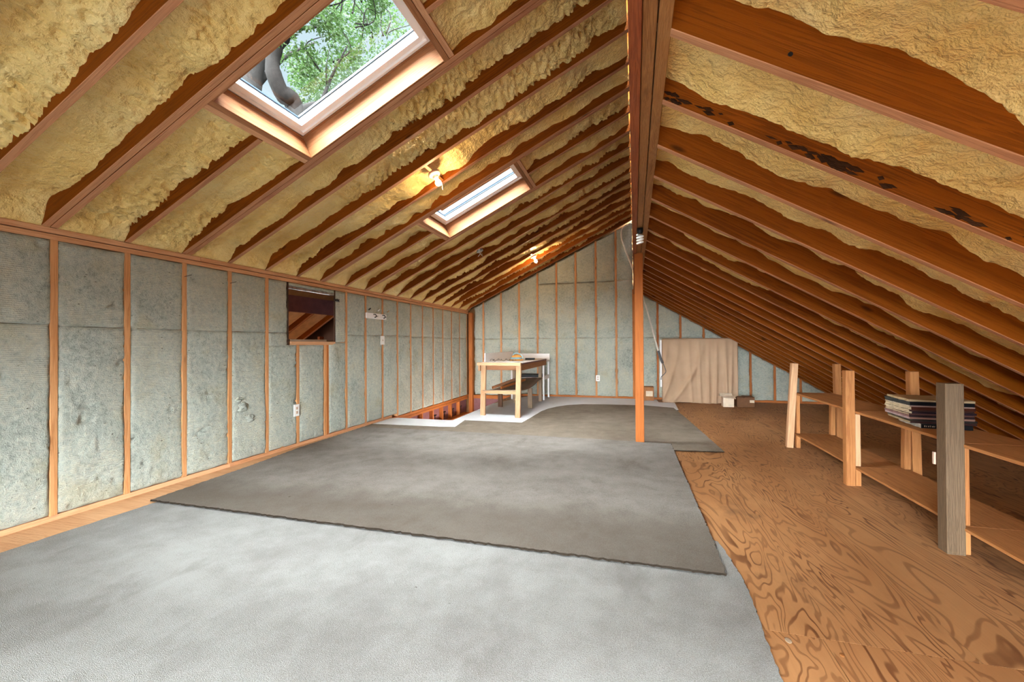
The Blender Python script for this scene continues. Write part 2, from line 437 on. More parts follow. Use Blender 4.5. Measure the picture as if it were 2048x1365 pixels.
# ================================================================== shell: roof
ceil_v, ceil_f = [], []
def quad(a, b, c, d):
    n = len(ceil_v); ceil_v.extend([a, b, c, d]); ceil_f.append((n, n + 1, n + 2, n + 3))
cuts = sorted([(Y0 + S * a + 0.02, Y0 + S * b - 0.02, s0, s1) for a, b, s0, s1 in SKY])
yy = YF - 0.1; H = RD + 0.005; Hs = H
sA, sB = -0.18, SLMAX + 0.12
for ya, yb, s0, s1 in cuts:
    quad(PL(sA, yy, H), PL(sB, yy, H), PL(sB, ya, H), PL(sA, ya, H))
    quad(PL(sA, ya, H), PL(s0, ya, H), PL(s0, yb, H), PL(sA, yb, H))
    quad(PL(s1, ya, H), PL(sB, ya, H), PL(sB, yb, H), PL(s1, yb, H)); yy = yb
quad(PL(sA, yy, H), PL(sB, yy, H), PL(sB, YB + 0.2, H), PL(sA, YB + 0.2, H))
sA, sB, yy = -0.05, SRMAX + 0.3, YF - 0.1
for a, b, s0, s1 in SKR_ADDED:
    ya, yb = YR0 + S * a + 0.02, YR0 + S * b - 0.02
    quad(PR(sA, yy, H), PR(sB, yy, H), PR(sB, ya, H), PR(sA, ya, H))
    quad(PR(sA, ya, H), PR(s0, ya, H), PR(s0, yb, H), PR(sA, yb, H))
    quad(PR(s1, ya, H), PR(sB, ya, H), PR(sB, yb, H), PR(s1, yb, H)); yy = yb
quad(PR(sA, yy, H), PR(sB, yy, H), PR(sB, YB + 0.2, H), PR(sA, YB + 0.2, H))
ceiling = link('ceiling', mesh('ceiling', ceil_v, ceil_f), 'sheathing'); tag(ceiling, kind='structure')

# ---- rafters
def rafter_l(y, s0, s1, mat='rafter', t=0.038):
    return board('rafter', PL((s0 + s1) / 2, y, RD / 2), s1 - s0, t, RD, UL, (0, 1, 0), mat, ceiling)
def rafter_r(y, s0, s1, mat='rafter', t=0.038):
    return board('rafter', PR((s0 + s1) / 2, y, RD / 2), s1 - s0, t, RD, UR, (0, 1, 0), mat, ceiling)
KL = range(-9, 18)
HD = 0.038
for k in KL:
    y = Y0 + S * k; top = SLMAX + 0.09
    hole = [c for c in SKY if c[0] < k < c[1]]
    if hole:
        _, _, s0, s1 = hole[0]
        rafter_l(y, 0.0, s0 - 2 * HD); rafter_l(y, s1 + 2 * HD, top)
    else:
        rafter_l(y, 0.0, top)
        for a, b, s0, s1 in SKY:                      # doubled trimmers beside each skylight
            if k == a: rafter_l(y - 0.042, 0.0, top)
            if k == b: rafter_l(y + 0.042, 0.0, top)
for a, b, s0, s1 in SKY:
    ya, yb = Y0 + S * a + 0.019, Y0 + S * b - 0.019; ym = (ya + yb) / 2
    for s, m in ((s0 - HD / 2, 'newwood'), (s0 - 1.5 * HD - 0.001, 'plate'), (s1 + HD / 2, 'newwood'), (s1 + 1.5 * HD + 0.001, 'plate')):
        dh = 0.0 if m == 'newwood' else 0.006
        board('header', PL(s, ym, RD / 2 + dh), yb - ya, HD, RD, (0, 1, 0), UL, m, ceiling)
    for y, sg in ((ya + 0.006, 1), (yb - 0.006, -1)):  # pale lining boards of the light shaft
        board('shaft_lining', PL((s0 + s1) / 2, y, RD / 2 + 0.004), s1 - s0 - 0.002, 0.012, RD, UL, (0, 1, 0), 'newwood', ceiling)
KR = range(-9, 19)
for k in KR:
    hole = [c for c in SKR_ADDED if c[0] < k < c[1]]
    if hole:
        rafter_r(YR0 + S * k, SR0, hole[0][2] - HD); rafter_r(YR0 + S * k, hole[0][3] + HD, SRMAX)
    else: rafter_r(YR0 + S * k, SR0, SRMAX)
for a, b, s0, s1 in SKR_ADDED:
    ya, yb = YR0 + S * a + 0.019, YR0 + S * b - 0.019
    for s in (s0 - HD / 2, s1 + HD / 2):
        board('header', PR(s, (ya + yb) / 2, RD / 2), yb - ya, HD, RD, (0, 1, 0), UR, 'newwood', ceiling)

# ---- dark bark left on the lower edge of the second right rafter, a bolt hole in the first
rb = random.Random(9)
bv, bf = [], []
for i in range(520):
    s = rb.uniform(0.14, 3.3)
    if rb.random() > 1.15 * math.sin(s * 5.3 + 0.6) ** 2 * (0.6 + 0.4 * math.sin(s * 17)) + 0.05: continue
    h = rb.uniform(0.004, 0.034); L = rb.uniform(0.01, 0.035); wd = rb.uniform(0.004, 0.011); yb = YR0 + S - 0.0195; t = rb.uniform(0.002, 0.006)
    n = len(bv)
    for ds, dh, dy in ((-L, 0, 0), (0, -wd, 0), (L, 0.2 * wd, 0), (0.1 * L, wd, 0), (rb.uniform(-.3, .3) * L, 0, -t)):
        bv.append(PR(s + ds, yb + dy, max(0.001, h + dh)))
    bf += [(n, n + 1, n + 4), (n + 1, n + 2, n + 4), (n + 2, n + 3, n + 4), (n + 3, n, n + 4)]
bk = link('bark_flakes', mesh('bark_flakes', bv, bf), 'barkflake', ceiling); bk['kind'] = 'stuff'
link('bolt_hole', mesh('bolt_hole', lathe_data([(0.007, 0), (0.0065, 0.001), (0.0, 0.0012)], 14)[0], lathe_data([(0.007, 0), (0.0065, 0.001), (0.0, 0.0012)], 14)[1]), 'black', ceiling, frame_to((0, -1, 0), PR(0.49, YR0 - 0.0192, 0.045)))
# ---- spray foam between the rafters
def foam_bay(P, y0, y1, s0, s1, seed, low_end=None, high_end=None, res=0.017, e_mean=0.078, rip=1.0):
    ns = max(4, int((s1 - s0) / res)); nv = max(6, int((y1 - y0) / res))
    s = np.linspace(s0, s1, ns)[:, None]; v = np.linspace(0, 1, nv)[None, :]
    Yv = y0 + (y1 - y0) * v
    one = np.zeros_like(s)
    e0 = e_mean + 0.012 + 0.06 * fbm(s * 1.7, one + seed * 3.1, seed) + 0.03 * fbm(s * 7, one + 5, seed + 3, 2)
    e1 = e_mean + 0.10 * fbm(s * 1.5 + 40, one + seed * 2.3, seed + 9) + 0.050 * fbm(s * 6.5, one + 9, seed + 5, 2) + 0.010 * fbm(s * 30, one + 3, seed + 6, 2)
    h = e0 * (1 - v) + e1 * v + 0.020 * np.sin(np.pi * v) ** 0.8
    S2 = s + 0 * v; Y2 = Yv + 0 * s
    rough = np.clip(0.5 + 2.2 * fbm(S2 * 1.3 + 3, Y2 * 1.3, seed + 31, 2), 0.15, 1.15) * rip
    warp = 0.25 * fbm(S2 * 5, Y2 * 5, seed + 2)
    rough = rough * (0.45 + 0.55 * np.sin(np.pi * v) ** 0.6) if P is PR else rough
    h = h - 0.05 * fbm(S2 * 4.2, Y2 * 4.2, seed + 21, 2)
    h = h - rough * 0.17 * (0.16 - np.abs(fbm((S2 + 0.35 * Y2 + 0.30 * warp) * 26, (Y2 + warp * 0.3) * 11, seed + 4, 3, 0.6)))
    h = h - rough * 0.020 * fbm(S2 * 48, Y2 * 48, seed + 8, 2)
    if low_end is not None:
        t = np.clip((s - s0) / 0.17, 0, 1); t = t * t * (3 - 2 * t)
        h = low_end * (1 - t) + h * t
    if high_end is not None:
        t = np.clip((s1 - s) / 0.16, 0, 1); t = t * t * (3 - 2 * t)
        h = high_end * (1 - t) + h * t
    h = np.clip(h, 0.006, RD - 0.01)
    G = np.empty((ns, nv, 3))
    a, b, c = P(0, 0, 0); u = np.array(P(1, 0, 0)) - np.array((a, b, c)); n = np.array(P(0, 0, 1)) - np.array((a, b, c))
    G[..., 0] = a + u[0] * S2 + n[0] * h; G[..., 1] = Y2; G[..., 2] = c + u[2] * S2 + n[2] * h
    if P is PR: G = G[:, ::-1]
    return link('spray_foam', grid_mesh('spray_foam', G), 'foam', ceiling)
for k in range(-9, 17):
    y0, y1 = Y0 + S * k + 0.017, Y0 + S * (k + 1) - 0.017
    res = 0.0105 if -2 <= k <= 4 else (0.02 if k > 5 else 0.05)
    hole = [c for c in SKY if c[0] <= k < c[1]]
    if hole:
        _, _, a, b = hole[0]
        foam_bay(PL, y0, y1, -0.02, a - 2 * HD + 0.002, 100 + k, 0.004, 0.05, res)
        foam_bay(PL, y0, y1, b + 2 * HD - 0.002, SLMAX, 160 + k, 0.04, 0.07, res)
    else:
        foam_bay(PL, y0, y1, -0.02, SLMAX, 100 + k, 0.004, 0.06, res)
foam_bay(PL, Y0 + S * 17 + 0.017, YB + 0.08, -0.02, SLMAX, 131, 0.004, 0.06, 0.025)
for k in range(-9, 18):
    y0, y1 = YR0 + S * k + 0.017, YR0 + S * (k + 1) - 0.017
    res = 0.012 if -2 <= k <= 3 else (0.022 if k > 4 else 0.05)
    hole = [c for c in SKR_ADDED if c[0] <= k < c[1]]
    for s0, s1 in ([(SR0, hole[0][2] - HD), (hole[0][3] + HD, SRMAX)] if hole else [(SR0, SRMAX)]):
        foam_bay(PR, y0, y1, s0, s1, 300 + k, 0.085 if s0 == SR0 else None, None, res, 0.098, 0.38)
foam_bay(PR, YR0 + S * 18 + 0.017, YB + 0.08, SR0, SRMAX, 351, 0.085, None, 0.03, 0.098, 0.38)

# ---- carrying beam and the tall board above it
beam = empty('ridge_beam', (0.05, 0, 2.08)); tag(beam, kind='structure')
for x0, x1 in ((0.031, 0.0735), (0.0775, 0.119)):
    box('beam_ply', (x0, YF, 2.08), (x1, YB + 0.02, 2.44), 'lvl', beam)
box('side_board', (-0.012, YF, 2.072), (0.029, YB + 0.02, 2.32), 'redboard', beam)
box('upper_board', (-0.010, YF, 2.321), (0.028, YB + 0.02, 3.66), 'redboard', beam, along=1)
# foam drips along the beam's left edge
dv, df = [], []
for i in range(60):
    y = 1.2 + i * 0.118 + random.uniform(-0.03, 0.03); z = 2.10 + random.uniform(-0.01, 0.10); r = random.uniform(0.004, 0.010)
    n = len(dv)
    for dz, rr in ((r * 1.6, 0.4), (0.3 * r, 1.0), (-r, 0.6)):
        for j in range(6):
            th = j * math.pi / 3; dv.append((-0.012 + rr * r * 0.7 * math.cos(th), y + rr * r * 1.6 * math.sin(th), z + dz))
    for q in range(2):
        for j in range(6): df.append((n + q * 6 + j, n + q * 6 + (j + 1) % 6, n + (q + 1) * 6 + (j + 1) % 6, n + (q + 1) * 6 + j))
dr = link('foam_drips', mesh('foam_drips', dv, df), 'foam', beam, smooth=True); dr['kind'] = 'stuff'

# ---- skylights in view, then the unseen right-slope pair added for light
def ring(name, P, y0, y1, s0, s1, wy, ws, h0, h1, mat, parent):
    """mitred rectangular frame, outer size y0..y1 x s0..s1, depth h0..h1"""
    out = [(s0, y0), (s1, y0), (s1, y1), (s0, y1)]; inn = [(s0 + ws, y0 + wy), (s1 - ws, y0 + wy), (s1 - ws, y1 - wy), (s0 + ws, y1 - wy)]
    vs = [P(s, y, h) for h in (h0, h1) for s, y in out + inn]; fs = []
    for i in range(4):
        j = (i + 1) % 4
        fs += [(i, j, 4 + j, 4 + i), (8 + i, 12 + i, 12 + j, 8 + j), (i, 8 + i, 8 + j, j), (4 + i, 4 + j, 12 + j, 12 + i)]
    return link(name, mesh(name, vs, fs), mat, parent)
for i, (PL_, a, b, s0, s1) in enumerate([(PL,) + c for c in SKY] + [(PR,) + c for c in SKR_ADDED]):
    base_y = Y0 if PL_ is PL else YR0
    y0, y1 = base_y + S * a + 0.031, base_y + S * b - 0.031
    win = empty('window_%d' % (i + 1), PL_((s0 + s1) / 2, (y0 + y1) / 2, 0.2)); tag(win, kind='structure')
    ring('outer_frame', PL_, y0, y1, s0, s1, 0.020, 0.020, 0.176, RD + 0.07, 'aluminium', win)
    ring('wood_stop', PL_, y0, y1, s0, s1, 0.010, 0.010, 0.166, 0.175, 'newwood', win)
    ring('sash_lip', PL_, y0 + 0.018, y1 - 0.018, s0 + 0.018, s1 - 0.018, 0.018, 0.018, 0.170, 0.20, 'sash', win)
    ring('sash', PL_, y0 + 0.020, y1 - 0.020, s0 + 0.020, s1 - 0.020, 0.058, 0.052, 0.186, 0.262, 'sash', win)
    ring('gasket', PL_, y0 + 0.076, y1 - 0.076, s0 + 0.070, s1 - 0.070, 0.009, 0.008, 0.246, 0.262, 'gasket', win)
    g = [PL_(s, y, 0.256) for s, y in ((s0 + 0.06, y0 + 0.06), (s1 - 0.06, y0 + 0.06), (s1 - 0.06, y1 - 0.06), (s0 + 0.06, y1 - 0.06))]
    link('pane', mesh('pane', g, [(0, 1, 2, 3)]), 'glass', win)

# ================================================================== left knee wall
SEAM = 1.228
OY0, OY1, OZ0, OZ1 = 3.700, 4.425, 1.150, 1.725        # opening through the wall
xs = WX - 0.145
wl_v, wl_f = [], []
def wq(y0, z0, y1, z1):
    n = len(wl_v); wl_v.extend([(xs, y0, z0), (xs, y1, z0), (xs, y1, z1), (xs, y0, z1)]); wl_f.append((n, n + 1, n + 2, n + 3))
wq(YF, -0.4, OY0, 2.1); OYB = OY1 + 0.2
wq(OY0, -0.4, OYB, OZ0); wq(OY0, OZ1, OYB, 2.1); wq(OYB, -0.4, YB + 0.2, 2.1)
wall_l = link('wall_left', mesh('wall_left', wl_v, wl_f), 'sheathing'); tag(wall_l, kind='structure')
D = 0.089
def stud(y, z0, z1, mat='stud', t=0.038, parent=wall_l):
    return box('stud', (WX - D, y - t / 2, z0), (WX, y + t / 2, z1), mat, parent, along=2)
HY0, HY1, HX0, HX1 = 5.70, YB - 0.02, WX + 0.0, -2.53   # stair opening in the floor
box('bottom_plate', (WX - D, YF, 0.0), (WX, 3.02, 0.038), 'plate', wall_l)
box('bottom_plate', (WX - D, 3.022, 0.0), (WX, HY0, 0.038), 'plate', wall_l)
box('top_plate', (WX - D, YF, TP), (WX, 4.36, TP + 0.035), 'plate', wall_l)
box('top_plate', (WX - D, 4.362, TP), (WX, YB, TP + 0.035), 'plate', wall_l)
box('top_plate', (WX - D, YF, TP + 0.041), (WX - 0.003, 2.75, TP + 0.076), 'plate', wall_l)
box('top_plate', (WX - D, 2.752, TP + 0.041), (WX - 0.003, YB, TP + 0.076), 'plate', wall_l)
def batt(P, a0, a1, z0, z1fn, seed, parent, res=0.014, bulge=0.009, proud=0.005, ragged=0.008):
    """wool batt: P(a, z, out) -> point; a across, z up; z1fn(a) top edge"""
    na = max(8, int((a1 - a0) / res)); nz = max(6, int((max(z1fn(a0), z1fn(a1)) - z0) / res))
    ta = np.linspace(0, 1, na)[None, :]; tz = np.linspace(0, 1, nz)[:, None]
    A = a0 + (a1 - a0) * ta + 0 * tz
    top = z1fn(A); Z = z0 + (top - z0) * tz
    ed = np.minimum(np.minimum(ta * (a1 - a0), (1 - ta) * (a1 - a0)), np.minimum(tz * (top - z0), (1 - tz) * (top - z0)))
    rnd = 1 - np.exp(-ed / 0.006)
    o = proud - 0.011 + rnd * (0.011 + bulge * np.sin(np.pi * ta) ** 0.6)
    o = o + 0.018 * rnd * fbm(A * 5, Z * 4, seed, 3) + 0.014 * fbm(A * 32, Z * 32, seed + 3, 3, 0.6)
    pit = np.clip(fbm(A * 16 + 7, Z * 30, seed + 11, 2) - 0.27, 0, 1)
    o = o - 0.15 * pit
    m = np.exp(-ed / 0.03)
    A = A + m * ragged * 3.2 * fbm(A * 3 + 9 + 8 * ta, Z * 9, seed + 5, 3); Z = Z + m * ragged * 1.2 * fbm(A * 10, Z * 3 + 5 * tz, seed + 6, 2)
    G = np.stack(P(A, Z, o), -1)
    return link('insulation_batt', grid_mesh('insulation_batt', G), 'batt', parent)
PWL = lambda a, z, o: (WX - 0.004 + o, a, z + 0 * a)
for k in range(-9, 18):
    y = Y0 + S * k; bot = 0.038 if y < HY0 else 0.0
    if k in (5, 6): continue
    if k <= 17 and y < YB - 0.08: stud(y, bot, TP)
stud(Y0 + S * 5, 0.038, OZ0 - 0.05); stud(Y0 + S * 6 + 0.02, 0.038, OZ0 - 0.05); stud(Y0 + S * 6 + 0.0595, 0.038, OZ0 - 0.05, 'orange')
stud(OY0 - 0.085, 0.04, 0.05, 'stud')
box('opening_sill', (WX - D, OY0 + 0.03, OZ0 - 0.05), (WX + 0.008, OY1 + 0.0, OZ0 - 0.012), 'plate', wall_l)
box('sill_board', (WX - 0.30, OY0 + 0.04, OZ0 - 0.012), (WX - 0.02, OY1 - 0.12, OZ0 + 0.012), 'greywood', wall_l)
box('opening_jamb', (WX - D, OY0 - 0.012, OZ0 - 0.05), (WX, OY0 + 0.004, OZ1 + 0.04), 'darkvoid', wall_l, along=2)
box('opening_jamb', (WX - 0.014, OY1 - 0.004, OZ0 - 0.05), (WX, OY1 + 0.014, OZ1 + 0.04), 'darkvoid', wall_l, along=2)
def batts_for(k, z0, z1, seedo=0):
    y0 = Y0 + S * k + 0.021; y1 = Y0 + S * (k + 1) - 0.021
    res = 0.014 if k < 4 else 0.02
    batt(PWL, y0 - 0.006, y1 + 0.006, z0, lambda a: z1 + 0 * a, 500 + 3 * k + seedo, wall_l, res)
for k in range(-9, 17):
    bot = 0.042 if Y0 + S * k < HY0 - 0.2 else 0.004
    if k in (4, 5, 6): continue
    rr = random.uniform(-0.006, 0.006)
    batts_for(k, bot, SEAM + rr); batts_for(k, SEAM + 0.001 + rr, TP - 0.004, 1)
def fill(y0, y1, z0, z1, seed): batt(PWL, y0, y1, z0, lambda a: z1 + 0 * a, seed, wall_l, 0.016)
fill(Y0 + 4 * S + 0.016, OY0 - 0.014, SEAM, TP - 0.004, 700); fill(Y0 + 4 * S + 0.016, OY0 - 0.014, OZ0 - 0.06, SEAM - 0.004, 701)
fill(Y0 + 4 * S + 0.016, Y0 + 5 * S - 0.016, 0.042, OZ0 - 0.05, 702)
fill(Y0 + 5 * S + 0.016, Y0 + 6 * S - 0.004, 0.042, OZ0 - 0.052, 703)
fill(Y0 + 6 * S + 0.078, Y0 + 7 * S - 0.016, 0.042, OZ0 - 0.02, 704)
fill(OY1 + 0.012, Y0 + 7 * S - 0.016, OZ0 - 0.016, TP - 0.004, 705)
fill(OY0, OY1, OZ1 + 0.004, TP - 0.004, 706)
fl = box('foil_strip', (WX - 0.03, OY0 + 0.004, OZ1 - 0.028), (WX - 0.004, OY1 - 0.006, OZ1 + 0.004), 'foil', wall_l)
tube('cable_knot', smooth_path([(WX + 0.012, 4.45 + 0.05 * math.sin(t * 2.1), 1.645 + 0.016 * math.cos(t * 3.3)) for t in range(9)], 4), 0.004, 'black', wall_l, 6)
# torn clump in the fourth bay
for cy, cz, sc_, sd in ((3.145, 0.53, 1.0, 1), (3.22, 0.41, 0.9, 2), (3.10, 0.60, 0.6, 3)):
    vs, fs = lathe_data([(0.001, 0.016), (0.02, 0.015), (0.045, 0.008), (0.062, -0.006)], 14)
    vs = [(WX + 0.010 + z * (1 + 0.8 * math.sin(7 * x * 60 + sd)), cy + y * sc_ * (1 + 0.3 * math.sin(5 * math.atan2(y, x) + sd)), cz + x * sc_ * 0.8) for x, y, z in vs]
    link('torn_clump', mesh('torn_clump', vs, fs), 'batt', wall_l, smooth=True)
# corner post, last narrow gap
box('corner_post', (WX + 0.03, YB - 0.10, -0.42), (WX + 0.115, YB - 0.004, TP + 0.02), 'orange', wall_l, along=2)
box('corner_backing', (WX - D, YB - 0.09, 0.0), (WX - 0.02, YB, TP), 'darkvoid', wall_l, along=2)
# two nails sticking out of the studs
for k in (2, 3):
    y = Y0 + S * k
    tube('nail', [(WX, y, 1.66), (WX + 0.05, y + 0.02, 1.675)], 0.002, 'black', wall_l, 6)

# ---- dark eave space behind the opening
eave = empty('wall_eave', (-4.0, 4.2, 0.6)); tag(eave, kind='structure')
ex0 = WX - 0.15
box('maroon_header', (ex0 - 0.30, 2.0, 1.50), (ex0 - 0.26, 6.2, 1.70), 'maroon', eave)
TE = 0.62; AE = math.atan(TE)
def PE(s, y, h): return (ex0 - 0.26 - math.cos(AE) * s - math.sin(AE) * h, y, 1.52 - math.sin(AE) * s + math.cos(AE) * h)
for j in range(7):
    y = 2.55 + S * j
    bar('eave_rafter', PE(0, y, 0.07), PE(2.6, y, 0.07), 0.038, 0.14, (0, 1, 0), 'rafter', eave)
    if j < 6: bar('tan_panel', PE(0, y + S / 2, 0.075), PE(2.6, y + S / 2, 0.075), S - 0.04, 0.02, (0, 1, 0), 'tanpanel', eave)
def eq(name, pts, mat): return link(name, mesh(name, pts, [tuple(range(len(pts)))]), mat, eave)
eq('eave_roof', [PE(-0.5, 1.9, 0.15), PE(2.9, 1.9, 0.15), PE(2.9, 6.3, 0.15), PE(-0.5, 6.3, 0.15)], 'sheathing')
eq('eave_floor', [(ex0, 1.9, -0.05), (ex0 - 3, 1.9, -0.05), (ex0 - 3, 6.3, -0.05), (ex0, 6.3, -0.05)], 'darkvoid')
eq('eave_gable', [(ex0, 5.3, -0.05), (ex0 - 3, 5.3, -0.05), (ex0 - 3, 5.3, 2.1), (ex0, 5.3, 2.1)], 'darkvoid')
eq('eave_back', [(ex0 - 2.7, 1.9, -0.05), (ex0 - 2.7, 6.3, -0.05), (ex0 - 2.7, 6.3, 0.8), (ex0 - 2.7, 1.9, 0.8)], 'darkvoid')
for j in range(5):
    x = ex0 - 0.35 - 0.4 * j
    box('gable_stud', (x - 0.019, 5.21, -0.05), (x + 0.019, 5.298, 1.5 - 0.62 * max(0, -x + ex0 - 0.3)), 'redboard', eave, along=2)

# ================================================================== back wall
def roof_under(x): return ZL0 + TL * (x - WX) if x < 0.0 else ZR0 - TR * x
outl = [(WX - 0.15, -2.5), (3.7, -2.5), (3.7, 0.3), (0.12, 2.5), (0.0, 3.85), (-0.05, 3.85), (WX - 0.15, 2.15)]
wall_b = link('wall_back', mesh('wall_back', [(x, YB + 0.145, z) for x, z in outl], [tuple(range(len(outl)))]), 'sheathing'); tag(wall_b, kind='structure')
BX = [-3.17, -2.765, -2.36, -1.96, -1.555, -1.155, -0.747, -0.350, 0.02, 0.435, 0.852, 1.262, 1.665, 2.055, 2.451, 2.86]
def bstud(x, z0=0.038, t=0.038, mat='stud'):
    z1 = min(roof_under(x - t / 2), roof_under(x + t / 2))
    if z1 - z0 > 0.1: box('stud', (x - t / 2, YB, z0), (x + t / 2, YB + D, z1 + 0.02), mat, wall_b, along=2)
for i, x in enumerate(BX):
    bstud(x, 0.0 if x < HX1 else 0.038, mat='orange' if x > -0.1 else 'stud')
bstud(-0.018, mat='orange'); bstud(0.062, mat='redboard')
box('bottom_plate', (HX1 - 0.1, YB, 0.0), (3.3, YB + D, 0.038), 'orange', wall_b)
PWB = lambda a, z, o: (a, YB + 0.004 - o, z + 0 * a)
edges = [WX + 0.12] + BX + [3.25]
for i in range(len(edges) - 1):
    a0, a1 = edges[i] + 0.017, edges[i + 1] - 0.017
    if abs(edges[i]) < 0.03: a0 += 0.06
    if abs(edges[i + 1]) < 0.03: a1 -= 0.03
    bot = 0.042 if a0 > HX1 - 0.1 else 0.0
    topf = lambda a: np.where(a < 0, ZL0 + TL * (a - WX), ZR0 - TR * a) - 0.006
    m = float(min(topf(np.array(a0)), topf(np.array(a1))))
    if m < 0.12: continue
    seams = [bot] + [z for z in (1.215, 2.36) if z < m - 0.12]
    for j, z0 in enumerate(seams):
        fn = topf if j == len(seams) - 1 else (lambda a, zz=seams[j + 1]: zz - 0.001 + 0 * a)
        batt(PWB, a0, a1, z0, fn, 800 + 5 * i + j, wall_b, 0.02, 0.016, 0.004, 0.012)

# ================================================================== gable behind the camera, with an added window for fill light
wf_v, wf_f = [], []
def fq(x0, z0, x1, z1):
    n = len(wf_v); wf_v.extend([(x0, YF, z0), (x1, YF, z0), (x1, YF, z1), (x0, YF, z1)]); wf_f.append((n, n + 1, n + 2, n + 3))
fq(-3.7, -0.2, -1.8, 3.9); fq(-1.8, -0.2, 0.8, 0.3); fq(-1.8, 1.6, 0.8, 3.9); fq(0.8, -0.2, 3.8, 3.9)
wall_f = link('wall_front', mesh('wall_front', wf_v, wf_f), 'tanpanel'); tag(wall_f, kind='structure')
PF = lambda s, y, h: (s, YF - 0.02 + h, y)
added_win = empty('window_5', (-0.5, YF, 0.95)); tag(added_win, kind='structure')
ring('sash', PF, 0.3, 1.6, -1.8, 0.8, 0.06, 0.06, 0.0, 0.06, 'sash', added_win)
link('pane', mesh('pane', [PF(-1.75, 0.35, 0.03), PF(0.75, 0.35, 0.03), PF(0.75, 1.55, 0.03), PF(-1.75, 1.55, 0.03)], [(0, 1, 2, 3)]), 'glass', added_win)

# ================================================================== floor with the stair opening
fz = -0.004
fv, ff = [], []
def flq(x0, y0, x1, y1):
    n = len(fv); fv.extend([(x0, y0, -0.03), (x1, y0, -0.03), (x1, y1, -0.03), (x0, y1, -0.03)]); ff.append((n, n + 1, n + 2, n + 3))
flq(-3.7, YF - 0.1, 3.9, HY0); flq(HX1, HY0, 3.9, YB + 0.2)
floor = link('floor', mesh('floor', fv, ff), 'sheathing'); tag(floor, kind='structure')
def sheet(x0, y0, x1, y1, name='plywood_sheet', mat='plywood', top=0.0):
    g = 0.0012
    vs = [(x, y, z) for z in (-0.028, top) for x, y in ((x0 + g, y0 + g), (x1 - g, y0 + g), (x1 - g, y1 - g), (x0 + g, y1 - g))]
    cx, cy = (x0 + x1) / 2, (y0 + y1) / 2
    me = mesh(name, [(x - cx, y - cy, z) for x, y, z in vs], [(3, 2, 1, 0), (4, 5, 6, 7), (0, 1, 5, 4), (1, 2, 6, 5), (2, 3, 7, 6), (3, 0, 4, 7)])
    return link(name, me, mat, floor, Matrix.Translation((cx, cy, 0)))
ys = [YF, -0.6, 1.845, 4.285, 6.725, YB]
xc = {0: [-3.5, -2.53, -1.31, -0.09, 1.13, 2.35, 3.6], 1: [-3.5, -2.53, -1.9, -0.56, 0.66, 1.88, 3.6], 2: [-3.5, -2.53, -1.31, -0.09, 1.13, 2.35, 3.6],
      3: [-3.5, -2.53, -1.9, -0.7, 0.52, 1.74, 3.6], 4: [-2.53, -1.31, -0.09, 1.13, 2.35, 3.6]}
for j in range(5):
    for a, b in zip(xc[j][:-1], xc[j][1:]):
        y1 = min(ys[j + 1], HY0) if b <= HX1 + 0.001 else ys[j + 1]
        if y1 > ys[j]: sheet(a, ys[j], b, y1)
sheet(WX + 0.002, YF, -3.19, 2.98, 'floor_strip', 'floorstrip', 0.006); sheet(WX + 0.002, 2.984, -3.30, 5.02, 'floor_strip', 'floorstrip', 0.006)
# knot plugs in the plywood
for x, y, r, m in ((0.535, 1.80, 0.011, 'greywood'), (0.69, 1.765, 0.007, 'shelf')):
    lathe('knot_plug', [(r, 0), (r, 0.0012), (r * 0.8, 0.0016)], m, floor, Matrix.Translation((x, y, 0)) @ Matrix.Scale(1.5, 4, (0, 1, 0)), 14)

# ---- stairwell below the floor
well = empty('wall_stairwell', (-3.0, 7.2, -0.3)); tag(well, kind='structure')
box('rim_plate', (WX - D, HY0, -0.042), (WX + 0.004, YB - 0.10, -0.002), 'orange', well)
box('rim_plate', (WX - D, HY0, -0.086), (WX + 0.004, YB - 0.10, -0.046), 'orange', well)
box('maroon_panel', (WX - D - 0.01, HY0, -0.42), (WX - 0.07, YB, -0.088), 'maroon', well)
for j in range(8):
    y = HY0 + 0.15 + S * j
    if y < YB - 0.15: box('cripple_stud', (WX - 0.07, y - 0.019, -0.37), (WX, y + 0.019, -0.087), 'orange', well, along=2)
box('ledger', (WX - 0.07, HY0 - 0.02, -0.41), (WX + 0.06, YB - 0.11, -0.372), 'orange', well)
for j in range(3, 7):                                   # metal hangers on the panels
    y = HY0 + 0.35 + S * j
    box('hanger', (WX - 0.068, y - 0.06, -0.23), (WX - 0.06, y + 0.06, -0.21), 'black', well, along=1)
    box('hanger', (WX - 0.068, y - 0.01, -0.31), (WX - 0.06, y + 0.01, -0.21), 'black', well, along=2)
box('rim_plate', (WX + 0.115, YB - 0.03, -0.082), (HX1 + 0.35, YB + 0.03, -0.006), 'orange', well)
box('maroon_panel', (WX + 0.1, YB - 0.005, -0.36), (HX1 + 0.2, YB + 0.03, -0.084), 'maroon', well)
box('ledger', (WX + 0.1, YB - 0.04, -0.41), (HX1 + 0.1, YB + 0.03, -0.362), 'redboard', well)
def wellq(name, pts, mat): return link(name, mesh(name, pts, [(0, 1, 2, 3)]), mat, well)
wellq('well_side', [(HX1 + 0.001, HY0, -2.5), (HX1 + 0.001, YB + 0.1, -2.5), (HX1 + 0.001, YB + 0.1, -0.03), (HX1 + 0.001, HY0, -0.03)], 'sheathing')
wellq('well_front', [(HX1, HY0 - 0.001, -2.5), (WX - 0.15, HY0 - 0.001, -2.5), (WX - 0.15, HY0 - 0.001, -0.03), (HX1, HY0 - 0.001, -0.03)], 'sheathing')
wellq('well_lower_wall', [(WX - 0.02, HY0, -2.5), (WX - 0.02, YB + 0.1, -2.5), (WX - 0.02, YB + 0.1, -0.41), (WX - 0.02, HY0, -0.41)], 'maroon')
